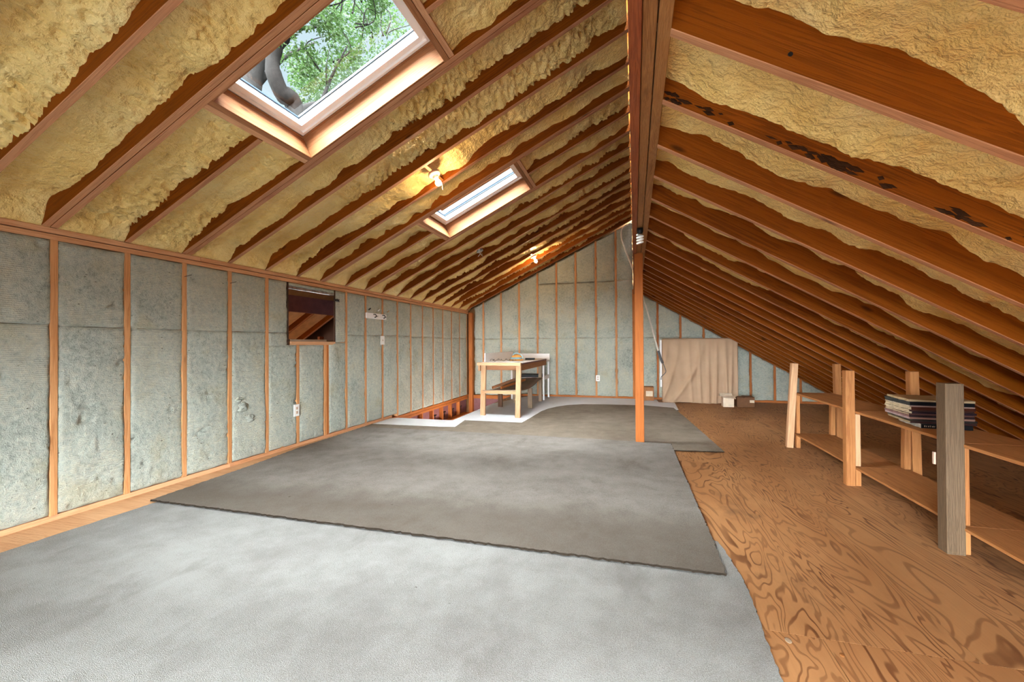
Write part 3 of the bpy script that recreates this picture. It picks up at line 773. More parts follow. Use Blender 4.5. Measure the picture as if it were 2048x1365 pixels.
wellq('well_bottom', [(WX - 0.2, HY0 - 0.1, -2.5), (HX1 + 0.1, HY0 - 0.1, -2.5), (HX1 + 0.1, YB + 0.2, -2.5), (WX - 0.2, YB + 0.2, -2.5)], 'darkvoid')

# ================================================================== carpets
def carpet(name, pts, z0, z1, mat, label, jit=0.004, curve=None):
    P = [Vector((x, y, 0)) for x, y in pts]; ring_ = []
    for a, b in zip(P, P[1:] + P[:1]):
        n = max(1, int((b - a).length / 0.02))
        for i in range(n):
            q = a.lerp(b, i / n); ring_.append((q.x + random.uniform(-jit, jit), q.y + random.uniform(-jit, jit)))
    bm = bmesh.new()
    top = [bm.verts.new((x, y, z1)) for x, y in ring_]; bot = [bm.verts.new((x + random.uniform(-jit, jit), y + random.uniform(-jit, jit), z0)) for x, y in ring_]
    f = bm.faces.new(top)
    n = len(top)
    for i in range(n): bm.faces.new((top[i], bot[i], bot[(i + 1) % n], top[(i + 1) % n]))
    for q in bm.faces:
        if q is not f: q.material_index = 1
    bmesh.ops.triangulate(bm, faces=[f]); bmesh.ops.recalc_face_normals(bm, faces=bm.faces)
    me = bpy.data.meshes.new(name); bm.to_mesh(me); bm.free()
    o = link(name, me, [mat, 'backing']); tag(o, label, 'carpet'); return o
carpet('carpet', [(-3.27, YF + 0.1), (0.43, YF + 0.1), (0.44, 1.2), (0.455, 1.75), (0.475, 2.1), (0.455, 2.4), (0.43, 2.57), (0.36, 2.62), (0.2, 2.7), (-3.2, 2.7), (-3.22, 1.9)],
       0.0, 0.009, 'carpet_pale', 'pale grey stained carpet in the foreground under the edge of the taupe one')
carpet('carpet', [(-3.245, 2.187), (-1.4, 2.19), (0.40, 2.184), (0.40, 2.6), (0.385, 3.6), (0.365, 4.86), (-0.3, 4.885), (-1.6, 4.89), (-3.42, 4.87), (-3.385, 3.72), (-3.30, 3.03)],
       0.016, 0.027, 'carpet_taupe', 'large grey taupe carpet with a dark cut front edge on pale carpet', 0.005)
carpet('carpet', [(-3.44, 4.80), (-3.47, 5.13), (-2.47, 5.17), (-2.27, 5.2), (-2.335, 5.70), (-1.50, 5.72), (-1.475, 6.13), (-1.45, 6.75), (-1.40, 7.05), (-1.30, 7.32), (-1.15, 7.56), (-0.90, 7.73), (-0.5, 7.80), (0.17, 7.84), (0.62, 7.65), (0.72, 6.5), (0.85, 4.68), (0.36, 4.62), (-0.5, 4.6), (-2.5, 4.6)],
       0.0095, 0.0155, 'carpet_taupe2', 'brownish taupe carpet around the post base with a curved far edge', 0.003)
carpet('carpet', [(-3.48, 4.95), (-3.485, HY0 - 0.08), (-3.40, HY0 - 0.015), (-2.56, HY0 - 0.015), (-2.52, HY0), (HX1 + 0.015, 6.5), (HX1 + 0.02, 7.5), (HX1 + 0.15, 7.95), (HX1 + 0.3, 8.45), (HX1 + 0.42, YB - 0.03), (0.40, YB - 0.05), (0.42, 8.36), (0.70, 8.35), (0.68, 7.45), (-0.5, 7.2), (-1.2, 6.9), (-1.25, 5.2), (-1.7, 4.95)],
       0.0, 0.009, 'carpet_white', 'clean white carpet under the workbench and along the back wall', 0.002)
# ================================================================== post
post = box('support_post', (0.004, 4.85, 0.0285), (0.094, 4.94, 2.079), 'post', None, along=2, ch=0.004)
tag(post, 'square orange-brown wooden post under the ridge beam standing on taupe carpet', 'post')
# ================================================================== low plank shelving on the right
sh = empty('plank_shelf', (1.8, 3.4, 0)); tag(sh, 'low two-tier plank shelf on short wooden posts under the right slope', 'shelf')
PY = [5.13, 3.89, 2.785, 1.66]
for i, y in enumerate(PY):
    m = ['palewood', 'shelf', 'weather', 'shelf'][i]
    w_ = 0.078 if i == 2 else 0.06
    lean = 0.03 if i == 0 else 0.0
    bar('post', (1.582 + 0.0 - lean, y, 0), (1.582 + lean * 0.8, y, 0.878), w_, 0.062 if i != 2 else 0.075, (1, 0, 0), m, sh, 0.003)
    bar('spacer', (1.632, y + 0.005, 0.0), (1.632, y + 0.005, 0.125), 0.038, 0.05, (1, 0, 0), 'shelf', sh)
    bar('spacer', (1.632, y + 0.005, 0.150), (1.632, y + 0.005, 0.546), 0.034, 0.05, (1, 0, 0), 'palewood' if i == 1 else 'shelf', sh)
    yb_ = y
    bar('post', (2.00, yb_, 0), (1.985, yb_, 0.875), 0.055, 0.06, (1, 0, 0), 'shelf', sh)
    bar('spacer', (1.945, yb_, 0.0), (1.945, yb_, 0.125), 0.04, 0.05, (1, 0, 0), 'shelf', sh)
    bar('spacer', (1.94, yb_, 0.150), (1.945, yb_, 0.546), 0.04, 0.05, (1, 0, 0), 'shelf', sh)
for y0, y1 in ((PY[1] + 0.002, PY[0] + 0.06), (PY[2] + 0.002, PY[1] - 0.002), (PY[3] - 0.06, PY[2] - 0.002)):
    box('shelf_board', (1.616, y0, 0.125), (1.97, y1, 0.1405), 'shelf', sh, along=1)
    box('shelf_board', (1.616, y0, 0.547), (1.97, y1, 0.5725), 'shelf', sh, along=1) if False else box('shelf_board', (1.616, y0, 0.552), (1.97, y1, 0.569), 'shelf', sh, along=1)
box('label_tag', (1.536, 2.83, 0.44), (1.546, 2.846, 0.505), 'porcelain', sh, along=2)
# ---- stack of records
RC = [  # thickness, spine colour, edge colour, label
 (0.026, (24, 22, 24), (222, 214, 200), 'thick black hardback with pale page edges at the bottom of the record stack', 'book'),
 (0.012, (58, 34, 32), (190, 170, 132), 'dark brown sleeve with tan edges directly on the black hardback', 'record'),
 (0.013, (48, 40, 38), (80, 72, 58), 'charcoal sleeve second above the black hardback', 'record'),
 (0.011, (150, 110, 96), (196, 172, 176), 'dusty pink spined sleeve third above the black hardback', 'record'),
 (0.012, (44, 28, 30), (150, 112, 110), 'plum sleeve fourth above the black hardback', 'record'),
 (0.009, (90, 58, 52), (204, 180, 150), 'brown spined sleeve between the plum and the cream sleeves', 'record'),
 (0.012, (40, 26, 34), (214, 196, 164), 'black spined sleeve with cream edges in the middle of the stack', 'record'),
 (0.010, (66, 40, 36), (226, 210, 178), 'cream edged sleeve under the thick reddish brown one', 'record'),
 (0.019, (74, 34, 22), (218, 200, 166), 'thick reddish brown record set with frayed cream edges', 'record'),
 (0.008, (150, 120, 112), (228, 214, 188), 'thin pale spined sleeve under the black boxed set', 'record'),
 (0.022, (18, 16, 20), (62, 66, 66), 'black boxed record set just under the tan top sleeve', 'record'),
 (0.010, (186, 158, 122), (214, 192, 152), 'worn tan record sleeve on top of the stack', 'record')]
z = 0.5695
for i, (t, sp, ed, lab, cat) in enumerate(RC):
    sp = tuple(int(c * 0.8) for c in sp); m1 = plain('sleeve_spine_%d' % i, sp, 0.85, 0.08); m2 = plain('sleeve_edge_%d' % i, ed, 0.85, var=0.2); m3 = plain('sleeve_top_%d' % i, (186, 158, 122) if i == 11 else sp, 0.6, var=0.15)
    hw = 0.155 if i else 0.120; hd = 0.155 if i else 0.15; sag = 0.004 if i in (8, 11) else 0.0015
    n = 9
    vs, fs, mi = [], [], []
    for lv in (0, 1):
        for a in range(n):
            for b in range(n):
                x = -hw + 2 * hw * a / (n - 1); y = -hd + 2 * hd * b / (n - 1)
                ez = t * lv if lv == 0 or i == len(RC) - 1 else t * lv
                fr = (random.uniform(-0.004, 0.004) if a == 0 and b not in (0,) else 0)
                vs.append((x + fr, y, ez - (0.0004 if lv else 0) + (sag * (abs(x) / hw) ** 2 if (lv and i == 11) else 0)))
    for a in range(n - 1):
        for b in range(n - 1):
            q = a * n + b; fs.append((q, q + 1, q + n + 1, q + n)); mi.append(2)
            q += n * n; fs.append((q, q + n, q + n + 1, q + 1)); mi.append(2)
    for a in range(n - 1):
        q = a * n; fs.append((q, q + n, q + n + n * n, q + n * n)); mi.append(0)
        q = a * n + n - 1; fs.append((q + n, q, q + n * n, q + n + n * n)); mi.append(0)
        q = a; fs.append((q + 1, q, q + n * n, q + 1 + n * n)); mi.append(1)
        q = (n - 1) * n + a; fs.append((q, q + 1, q + 1 + n * n, q + n * n)); mi.append(1)
    me = mesh('record_sleeve', vs, fs, mi)
    for m in (m1, m2, m3): me.materials.append(m)
    o = bpy.data.objects.new('hardback_book' if i == 0 else 'record_sleeve', me); COL.objects.link(o)
    jx, jy = random.uniform(-0.008, 0.008), random.uniform(-0.008, 0.008)
    o.matrix_basis = Matrix.Translation((1.795 + jx + (0.02 if i == 0 else 0), 3.36 + jy + (-0.02 if i == 0 else 0), z)) @ Matrix.Rotation(math.radians(-4 + random.uniform(-2, 2)), 4, 'Z')
    tag(o, lab, cat, 'records stacked on the upper shelf')
    if i == 0:
        for q, wd in enumerate((0.006, 0.004, 0.005, 0.004, 0.006, 0.003, 0.0, 0.006, 0.004, 0.005, 0.004)):
            if wd:
                xx = -0.105 + q * 0.0095
                adopt(link('spine_lettering', mesh('l', [(xx, -hd - 0.0006, 0.008), (xx + wd, -hd - 0.0006, 0.008), (xx + wd, -hd - 0.0006, 0.008 + 0.010), (xx, -hd - 0.0006, 0.008 + 0.010 * (0.7 + 0.3 * (q % 3 == 0)))], [(0, 1, 2, 3)]), 'greywood'), o, world_of(o))
    z += t + 0.0004

# ================================================================== workbench at the back left
wb = empty('workbench', (-1.95, 7.1, 0)); tag(wb, 'rough pine workbench with white top and sagging lower shelf beside the stairwell', 'table')
TZ = 0.775
for x, y, m, top in ((-2.245, 6.21, 'palewood', TZ - 0.0), (-1.665, 6.12, 'palewood', TZ), (-2.25, 8.02, 'greywood', TZ), (-1.725, 7.97, 'greywood', TZ)):
    bar('leg', (x, y, 0.010), (x + (0.02 if y < 7 else 0), y, top), 0.075 if y < 7 else 0.06, 0.045, (1, 0, 0), m, wb)
for x, m in ((-2.245, 'darkleg'), (-1.715, 'greywood')):
    bar('shelf_support', (x, 7.1, 0.010), (x, 7.1, 0.345), 0.075, 0.04, (1, 0, 0), m, wb)
bar('front_rail', (-2.285, 6.10, 0.800), (-1.60, 6.07, 0.800), 0.045, 0.05, (0, 0, 1), 'palewood', wb)
bar('front_apron', (-2.27, 6.30, 0.745), (-1.65, 6.28, 0.745), 0.09, 0.03, (0, 0, 1), 'rafter', wb)
bar('side_apron', (-1.635, 6.16, 0.745), (-1.635, 8.04, 0.745), 0.09, 0.03, (0, 0, 1), 'newwood', wb)
bar('side_apron', (-2.285, 6.16, 0.735), (-2.285, 8.06, 0.735), 0.09, 0.03, (0, 0, 1), 'palewood', wb)
box('tabletop', (-2.29, 6.11, 0.790), (-1.62, 8.06, 0.808), 'maroon', wb, along=1)
box('white_top', (-2.28, 6.13, 0.8085), (-1.615, 8.05, 0.818), 'white', wb, along=1)
bar('stretcher', (-2.25, 6.17, 0.375), (-1.66, 6.13, 0.375), 0.045, 0.038, (0, 0, 1), 'palewood', wb)
# sagging lower shelf
n = 20; G = np.empty((n, 6, 3))
for i in range(n):
    t = i / (n - 1)
    for j in range(6):
        u = j / 5
        G[i, j] = (-2.22 + 0.54 * u + 0.02 * t, 6.14 + 1.75 * t, 0.402 - 0.045 * math.sin(math.pi * min(1, t * 1.25)) + 0.05 * t * t + 0.012 * u)
me = grid_mesh('sagging_shelf', G); o = link('sagging_shelf', me, 'greywood', wb); md = o.modifiers.new('thick', 'SOLIDIFY'); md.thickness = 0.012
bar('shelf_cleat', (-2.10, 6.25, 0.43), (-1.95, 6.95, 0.50), 0.04, 0.02, (0, 0, 1), 'rafter', wb)
bar('shelf_cleat', (-1.98, 6.3, 0.425), (-1.80, 7.1, 0.49), 0.035, 0.02, (0, 0, 1), 'orange', wb)
tube('loose_cord', smooth_path([(-1.80, 6.6, 0.36), (-1.83, 6.62, 0.25), (-1.86, 6.6, 0.16)], 4), 0.004, 'cable', wb, 6)
wsp = box('splash_board', (-2.285, 6.40, 0.8185), (-2.268, 8.0, 0.955), 'white', None, along=1)
tag(wsp, 'long white board standing on edge along the workbench left side', 'board')
# white desk behind the bench
dk = empty('white_desk', (-1.95, 8.4, 0)); tag(dk, 'narrow white desk with thin legs between the workbench and the back wall', 'table')
box('desk_top', (-2.36, 8.14, 0.745), (-1.68, 8.70, 0.77), 'white', dk)
for x, y in ((-1.70, 8.17), (-1.70, 8.66), (-2.34, 8.17), (-2.34, 8.66)):
    box('leg', (x - 0.016, y - 0.016, 0.010), (x + 0.016, y + 0.016, 0.745), 'white', dk)
box('side_rail', (-1.715, 8.19, 0.40), (-1.685, 8.64, 0.475), 'white', dk)
box('shelf', (-2.33, 8.19, 0.425), (-1.72, 8.64, 0.445), 'white', dk)
box('back_panel', (-2.36, 8.68, 0.7705), (-1.68, 8.70, 0.90), 'white', dk)
bx = box('black_case', (-2.20, 8.19, 0.4455), (-1.76, 8.50, 0.50), 'black', None); tag(bx, 'flat black case lying on the white desk shelf', 'case')
# things on the bench
sd = empty('sanding_pad', (-1.93, 7.0, 0.8185)); tag(sd, 'amber sanding pad with pale blue hose loop on the white bench top', 'tool')
adopt(lathe('pad', [(0.115, 0), (0.12, 0.012), (0.108, 0.024), (0.0, 0.026)], 'amber'), sd, Matrix.Translation((-1.93, 7.0, 0.8185)))
adopt(lathe('body', [(0.10, 0), (0.104, 0.014), (0.092, 0.026), (0.0, 0.028)], 'paleblue'), sd, Matrix.Translation((-1.93, 7.0, 0.846)))
adopt(lathe('dome', [(0.088, 0), (0.082, 0.02), (0.06, 0.038), (0.03, 0.047), (0.0, 0.048)], 'amber'), sd, Matrix.Translation((-1.92, 7.01, 0.874)))
tube('hose', smooth_path([(-1.98, 6.98, 0.885), (-1.96, 6.98, 0.935), (-1.90, 6.99, 0.945), (-1.83, 7.0, 0.90), (-1.80, 7.0, 0.85)], 5), 0.008, 'paleblue', sd, 8)
bb = box('black_bar', (-1.86, 7.35, 0.8185), (-1.70, 7.42, 0.850), 'black'); tag(bb, 'short black bar lying beside the amber sanding pad', 'bar')
wv = []
random.seed(21)
wp = [(-2.20, 6.45, 0.835)]
for i in range(26):
    wp.append((-2.20 + 0.016 * i + random.uniform(-0.02, 0.02), 6.48 + 0.02 * math.sin(i) + random.uniform(-0.03, 0.03), 0.823 + random.uniform(0, 0.045)))
wt = tube('wire_tangle', smooth_path(wp, 4), 0.0028, 'wire', None, 6); tag(wt, 'tangled dark wire lying at the front of the white bench top', 'wire')

# ================================================================== draped panel, boxes at the back
def draped():
    root = empty('covered_panel', (1.13, 8.5, 0)); tag(root, 'upright panel covered by a beige cloth against the back wall', 'panel')
    x0, x1, zt = 0.50, 1.76, 1.175; yf, yb = 8.42, 8.60
    na, nz = 150, 70
    L = [(x0, yb), (x0, yf), (x1, yf), (x1, yb)]
    per = [(yb - yf), (x1 - x0), (yb - yf)]; tot = sum(per)
    G = np.empty((nz, na, 3))
    folds = [(0.60, 0.35, 0.020, 0.035), (0.78, 0.30, 0.030, 0.04), (0.95, -0.05, 0.022, 0.03), (1.12, -0.03, 0.028, 0.026), (1.28, 0.0, 0.034, 0.03), (1.42, 0.03, 0.034, 0.028), (1.56, -0.02, 0.032, 0.03), (1.67, 0.04, 0.03, 0.025), (1.22, 0.55, 0.034, 0.05)]
    for i in range(nz):
        t = i / (nz - 1)
        for j in range(na):
            d = j / (na - 1) * tot
            if d < per[0]: x, y, nx, ny = x0, yb - d, -1, 0
            elif d < per[0] + per[1]: x, y, nx, ny = x0 + d - per[0], yf, 0, -1
            else: x, y, nx, ny = x1, yf + (d - per[0] - per[1]), 1, 0
            if t < 0.93: z = 0.012 + (zt - 0.012) * t / 0.93; inn = 0
            else: z = zt + 0.012 * math.sin((t - 0.93) / 0.07 * math.pi / 2); inn = (t - 0.93) / 0.07 * 0.085
            dn = 1 - t / 0.93 if t < 0.93 else 0
            f = 0
            for fx, sl, am, wd in folds:
                cx = fx - sl * (dn ** 1.6)
                f += am * math.exp(-((x - cx) / wd) ** 2) * (0.12 + 0.88 * min(1, dn * 1.6))
            f = f * 1.25 + 0.006 * math.sin(x * 31 + 4 * z)
            yy_ = y + ny * f * (1 if ny else 0)
            cxm, cym = (x0 + x1) / 2, (yf + yb) / 2
            G[i, j] = (x + nx * 0.004 + (cxm - x) * inn * 0.4 if not ny else x + (cxm - x) * inn * 0.12, yy_ + (cym - y) * min(1, inn * 9), z + 0.006 * math.sin(x * 9) * (dn > 0.95))
    link('cloth', grid_mesh('cloth', G), 'cloth', root)
    box('panel_core', (x0 + 0.02, yf + 0.03, 0.012), (x1 - 0.02, yb - 0.01, zt - 0.01), 'white', root)
    box('white_edge', (x0 - 0.035, yb + 0.005, 0.27), (x0 + 0.12, yb + 0.05, zt - 0.02), 'white', root)
draped()
def carton(name, lo, hi, mat, label, flaps=False, patch=None):
    x0, y0, z0 = lo; x1, y1, z1 = hi
    r = empty(name, ((x0 + x1) / 2, (y0 + y1) / 2, z0)); tag(r, label, 'box')
    t = 0.006
    if flaps:
        vs = [(x0, y0, z0), (x1, y0, z0), (x1, y1, z0), (x0, y1, z0), (x0, y0, z1), (x1, y0, z1), (x1, y1, z1), (x0, y1, z1),
              (x0 + t, y0 + t, z1), (x1 - t, y0 + t, z1), (x1 - t, y1 - t, z1), (x0 + t, y1 - t, z1), (x0 + t, y0 + t, z0 + t), (x1 - t, y0 + t, z0 + t), (x1 - t, y1 - t, z0 + t), (x0 + t, y1 - t, z0 + t)]
        fs = [(3, 2, 1, 0)] + [(i, (i + 1) % 4, 4 + (i + 1) % 4, 4 + i) for i in range(4)] + [(4 + i, 4 + (i + 1) % 4, 8 + (i + 1) % 4, 8 + i) for i in range(4)] + [(8 + i, 8 + (i + 1) % 4, 12 + (i + 1) % 4, 12 + i) for i in range(4)] + [(12, 13, 14, 15)]
        link('carton_body', mesh(name, vs, fs), mat, r)
        bar('flap', (x0 - 0.05, (y0 + y1) / 2, z1 + 0.02), (x0 + 0.004, (y0 + y1) / 2, z1 + 0.002), y1 - y0, 0.004, (0, 1, 0), mat, r, 0.0005)
        bar('flap', (x1 + 0.04, (y0 + y1) / 2, z1 + 0.022), (x1 - 0.004, (y0 + y1) / 2, z1 + 0.002), y1 - y0, 0.004, (0, 1, 0), mat, r, 0.0005)
        bar('flap', (x0 - 0.01, y0 - 0.03, z1 + 0.012), (x1 + 0.02, y0 - 0.03, z1 - 0.004), 0.08, 0.004, (0, 1, 0.3), mat, r, 0.0005)
        bar('flap', (x0 - 0.02, y1 + 0.02, z1 + 0.03), (x1 + 0.01, y1 + 0.02, z1 + 0.03), 0.07, 0.004, (0, 1, 0.6), mat, r, 0.0005)
    else:
        link('carton_body', board_mesh(x1 - x0, y1 - y0, z1 - z0, 0.003), mat, r, Matrix.Translation(((x0 + x1) / 2, (y0 + y1) / 2, (z0 + z1) / 2)))
        box('flap', (x0 + 0.003, y0 - 0.002, z1 + 0.0005), (x1 - 0.003, (y0 + y1) / 2 - 0.002, z1 + 0.004), mat, r)
        box('flap', (x0 + 0.003, (y0 + y1) / 2 + 0.002, z1 + 0.0005), (x1 - 0.003, y1, z1 + 0.004), mat, r)
    if patch:
        a, b, c, d = patch; box('paper_label', (a, y0 - 0.003, b), (c, y0 - 0.0008, d), 'whitecard', r, along=0, ch=0.0003)
    return r
carton('moving_box', (0.13, 8.56, 0.0095), (0.345, 8.78, 0.262), 'cardboard', 'brown cardboard box with white label just right of the wooden post', False, (0.20, 0.09, 0.325, 0.19))
carton('open_box', (1.455, 8.06, 0.001), (1.62, 8.235, 0.165), 'whitecard', 'small white open box in front of the beige cloth', True)
carton('moving_box', (1.675, 8.10, 0.001), (1.79, 8.32, 0.160), 'darkcard', 'plain dark cardboard box touching the right side of the white box')
carton('moving_box', (1.80, 8.14, 0.001), (1.955, 8.38, 0.165), 'darkcard', 'dark cardboard box with small white label, farthest right of the boxes', False, (1.88, 0.075, 1.95, 0.12))

# ================================================================== hanging skylight pole
pl_ = empty('crank_pole', (-0.15, 8.2, 3.2)); tag(pl_, 'white hooked pole with grey grip hanging beside the post', 'pole')
def PO(x, z, y=8.05): return (x, y, z)
tube('shaft', smooth_path([PO(-0.09, 3.25), PO(-0.15, 3.235), PO(-0.205, 3.17), PO(-0.215, 3.07), PO(-0.18, 2.90), PO(0.034, 2.292), PO(0.175, 1.86), PO(0.418, 0.912)], 6), 0.015, 'pole', pl_, 10)
tube('grip', [PO(0.405, 0.965), PO(0.44, 0.84), PO(0.478, 0.745)], 0.022, 'grip', pl_, 10)
tube('hook', smooth_path([PO(0.478, 0.76), PO(0.508, 0.68), PO(0.53, 0.60), PO(0.50, 0.55), PO(0.452, 0.50), PO(0.448, 0.45)], 4), 0.006, 'wire', pl_, 8)

# ================================================================== lamps and electrics
def lampholder(s, y, label, bulb='bulb', h=-0.004):
    base = Vector(PL(s, y, h)); ax = -NL
    r = empty('ceiling_lamp', base); tag(r, label, 'lamp', None)
    mw = frame_to(ax, base)
    lb = lathe('lamp_base', [(0.055, -0.012), (0.060, 0.0), (0.056, 0.010), (0.036, 0.020), (0.024, 0.024), (0.024, 0.045), (0.017, 0.046)], 'porcelain', r, mw, 24)
    lathe('bulb', [(0.013, 0.046), (0.013, 0.058), (0.019, 0.070), (0.026, 0.084), (0.028, 0.097), (0.024, 0.110), (0.014, 0.119), (0.003, 0.122)], bulb, r, mw, 20)
    pc = base + ax * 0.02 + Vector((0.0, 0.06, 0))
    tube('pull_chain', [pc, pc + Vector((0.02, 0.04, -0.03)), pc + Vector((0.025, 0.05, -0.09))], 0.003, 'plastic', lb, 6)
    bar('mounting_strap', PL(s, y - 0.19, 0.008), PL(s, y + 0.19, 0.008), 0.03, 0.006, UL, 'orange', r)
    return r
lampholder((-1.775 - WX) / CL, 3.615, 'lit bulb on a porcelain holder between rafters in the gap between the two skylights')
lampholder((-1.755 - WX) / CL, 7.60, 'lit bulb on a small holder close to the back wall', 'bulb_far')
jb = empty('junction_box', PL((-2.19 - WX) / CL, 5.93, 0.0)); tag(jb, 'open metal junction box with loose wires on the rafters past the farther skylight', 'electrical box')
jc = Vector(PL((-2.19 - WX) / CL, 5.965, 0.0))
lathe('box_shell', [(0.048, -0.04), (0.050, 0.0), (0.044, 0.002), (0.042, -0.035)], 'steel', jb, frame_to(-NL, jc), 8)
lathe('cover_ring', [(0.02, 0.004), (0.05, 0.003), (0.052, 0.007), (0.02, 0.008)], 'aluminium', jb, frame_to(-NL, jc), 16)
for i in range(4):
    a = random.uniform(0, 6.28)
    tube('loose_wire', smooth_path([jc, jc + Vector((0.03 * math.cos(a), 0.03 * math.sin(a), -0.04)), jc + Vector((0.05 * math.cos(a + 0.6), 0.05 * math.sin(a + 0.6), -0.075))], 4), 0.0032, ['plastic', 'black', 'cable', 'plastic'][i], jb, 6)
cb = tube('ceiling_cable', smooth_path([jc + Vector((-0.05, -0.01, -0.02)), PL(1.2, 5.93, 0.004), PL(0.95, 5.915, 0.02), PL(0.7, 5.91, 0.02), PL(0.45, 5.905, 0.03), PL(0.2, 5.90, 0.02)], 5), 0.007, 'cable', None, 8)
tag(cb, 'beige electric cable running down a rafter from the junction box', 'cable')
def plate(loc, n, w_, h_, label, slots=True, box_=True):
    """wall plate facing n"""
    r = empty('wall_outlet', loc); tag(r, label, 'outlet')
    n = Vector(n); u = Vector((0, 0, 1)); c = Vector(loc)
    side = n.cross(u)
    cp = board('cover_plate', c + n * 0.006, h_, w_, 0.008, u, side, 'plastic', r, 0.002)
    board('back_box', c - n * 0.012 - side * 0.014 * (1 if box_ else 0), h_ * 0.9, w_ * 0.85, 0.03, u, side, 'bluebox', r)
    for dz in ((-0.022, 0.022) if slots else (0.0,)):
        board('socket' if slots else 'switch_toggle', c + n * 0.0115 + u * dz, 0.028 if slots else 0.024, 0.026 if slots else 0.012, 0.004, u, side, 'porcelain', cp, 0.001)
plate((WX + 0.012, 3.79, 0.40), (1, 0, 0), 0.078, 0.125, 'white outlet plate low on a stud beneath the wall opening')
plate((WX + 0.012, 5.425, 1.163), (1, 0, 0), 0.10, 0.125, 'white switch plate below the hook rail on the left wall', False)
plate((-0.715, YB - 0.012, 0.40), (0, -1, 0), 0.075, 0.12, 'white outlet plate low on the back wall', True, False)
hr = empty('hook_rail', (WX, 5.28, 1.5)); tag(hr, 'white rail with two dark hooks on the left wall studs', 'hook rail')
box('rail', (WX + 0.001, 5.045, 1.462), (WX + 0.02, 5.525, 1.538), 'white', hr)
for y in (5.20, 5.42):
    tube('hook', smooth_path([(WX + 0.021, y, 1.522), (WX + 0.05, y + 0.005, 1.52), (WX + 0.055, y + 0.02, 1.495), (WX + 0.03, y + 0.02, 1.478)], 4), 0.006, 'black', hr, 8)
    tube('prong', [(WX + 0.021, y + 0.02, 1.482), (WX + 0.055, y + 0.06, 1.50)], 0.005, 'steel', hr, 8)
for y, m in ((5.10, 'black'), (5.32, 'plastic'), (5.56, 'cable')):
    tube('clip', [(WX + 0.012, y, 1.575), (WX + 0.03, y + 0.02, 1.60)], 0.008, m, hr, 8)
# spiral bulb in a black socket under the beam
cf = empty('spiral_lamp', (0.052, 3.86, 2.079)); tag(cf, 'unlit spiral bulb in black socket under the ridge beam near the post', 'lamp')
cm = frame_to((0, 0.25, -1), (0.052, 3.80, 2.079))
lathe('socket', [(0.026, 0.0), (0.027, 0.03), (0.022, 0.045), (0.018, 0.05)], 'black', cf, cm, 16)
sp_ = []
for i in range(64):
    th = i / 64 * 2 * math.pi * 3.2; rr = 0.024
    sp_.append(cm @ Vector((rr * math.cos(th), rr * math.sin(th), 0.055 + 0.075 * i / 64)))
tube('spiral_tube', sp_, 0.0085, 'sash', cf, 8)

# ================================================================== trees seen through the skylights
def tree(name, label, trunk, branches, leaf_centres, nleaf, seed, size=0.16):
    rng = random.Random(seed)
    t = empty(name, trunk[0][0]); tag(t, label, 'tree')
    tube('trunk', smooth_path([p for p, r in trunk], 5), [trunk[min(i // 5, len(trunk) - 1)][1] for i in range(5 * (len(trunk) - 1) + 1)], 'bark', t, 10)
    for b in branches:
        pts = smooth_path([p for p in b[0]], 5); n = len(pts)
        tube('branch', pts, [b[1] + (b[2] - b[1]) * i / (n - 1) for i in range(n)], 'bark', t, 7)
    vs, fs = [], []
    for i in range(nleaf):
        c, rad = leaf_centres[rng.randrange(len(leaf_centres))]
        while True:
            d = Vector((rng.uniform(-1, 1), rng.uniform(-1, 1), rng.uniform(-1, 1)))
            if d.length < 1: break
        p = Vector(c) + d * rad
        a = Vector((rng.gauss(0, 1), rng.gauss(0, 1), rng.gauss(0, 0.7))).normalized(); b = a.orthogonal().normalized()
        b = Matrix.Rotation(rng.uniform(0, 6.28), 3, a) @ b
        s = size * rng.uniform(0.6, 1.3); n = len(vs)
        vs += [p - a * s, p + b * s * 0.42 - a * 0.2 * s, p + a * s, p - b * s * 0.42 - a * 0.2 * s]; fs.append((n, n + 1, n + 2, n + 3))
    f = link('foliage', mesh('foliage', vs, fs), 'leaf', t); f['kind'] = 'stuff'
    return t
rng = random.Random(5)
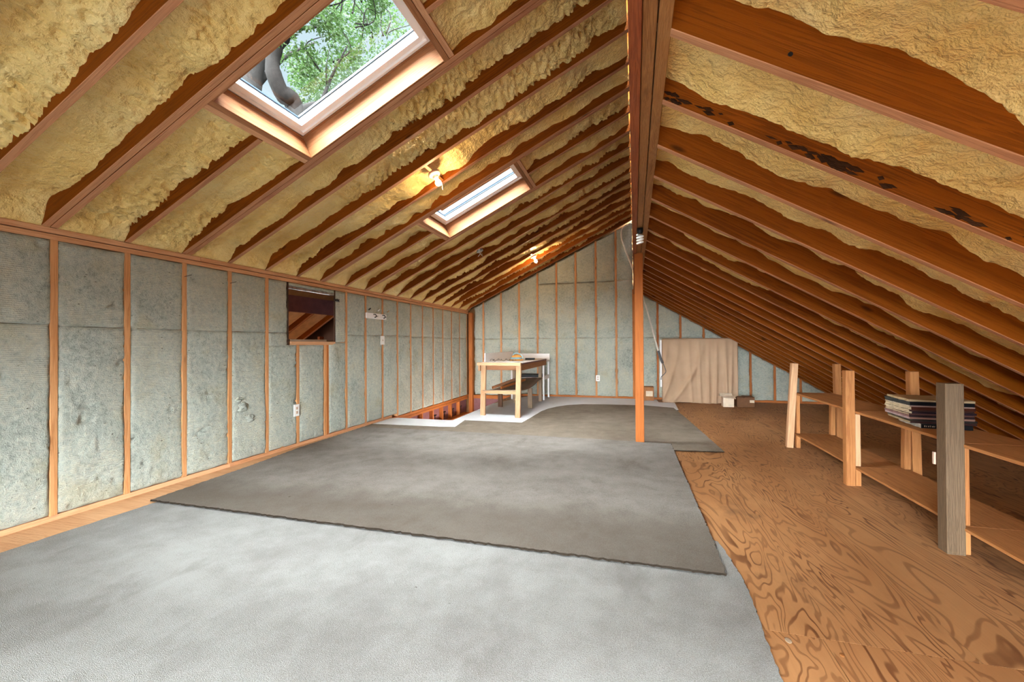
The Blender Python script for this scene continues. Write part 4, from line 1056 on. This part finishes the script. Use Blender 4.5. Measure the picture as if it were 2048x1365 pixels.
T1 = [((-9.1, 9.9, -3), 0.36), ((-9.05, 9.8, 4), 0.30), ((-9.0, 9.75, 7.5), 0.24), ((-9.0, 9.25, 7.85), 0.20), ((-9.0, 8.97, 8.35), 0.17), ((-9.0, 9.12, 9.0), 0.15), ((-9.0, 9.5, 9.8), 0.13), ((-8.9, 9.8, 12.5), 0.06)]
B1 = [([(-9, 9.7, 7.5), (-9.0, 10.3, 8.0), (-9.0, 10.75, 8.35), (-9.1, 11.3, 8.95), (-9.2, 12.4, 10.2)], 0.15, 0.05),
      ([(-9, 9.12, 9.0), (-9.2, 8.7, 9.8), (-9.3, 8.4, 11.0)], 0.09, 0.03),
      ([(-9, 9.5, 9.8), (-9.0, 10.4, 10.4), (-9.1, 11.6, 11.6)], 0.08, 0.02),
      ([(-9, 10.75, 8.35), (-8.8, 11.0, 9.3), (-8.7, 11.6, 10.6)], 0.06, 0.02)]
for i in range(34):
    y = rng.uniform(9, 14.5); z = rng.uniform(8.5, 13.0)
    B1.append(([(-9.0, y, z), (-9 + rng.uniform(-.5, .5), y + rng.uniform(-.3, .8), z + rng.uniform(.4, 1.0)), (-9 + rng.uniform(-1, 1), y + rng.uniform(-.8, 1.4), z + rng.uniform(.8, 2.0))], 0.03, 0.008))
LC = [((-9 + rng.uniform(-1.2, 1.2), rng.uniform(8.2, 16.5), rng.uniform(8.6, 15.0)), rng.uniform(0.4, 1.0)) for _ in range(60)]
tree('oak_tree', 'forked tree with dark limbs seen through the nearer skylight', T1, B1, LC, 26000, 3, 0.065)
T2 = [((-11.5, 10.4, -3), 0.42), ((-11.5, 10.4, 5), 0.36), ((-11.5, 10.6, 9), 0.30), ((-11.5, 11.2, 12), 0.16), ((-11.4, 11.8, 15), 0.06)]
LC2 = [((-12.5 + rng.uniform(-1.5, 1.5), rng.uniform(8.5, 22), rng.uniform(8, 19)), rng.uniform(0.5, 1.2)) for _ in range(44)]
tree('oak_tree', 'paler leafy tree standing behind the forked one outside the skylight', T2, [([(-11.5, 10.6, 9), (-11.6, 12, 11), (-12, 14, 13)], 0.12, 0.03)], LC2, 22000, 4, 0.085)
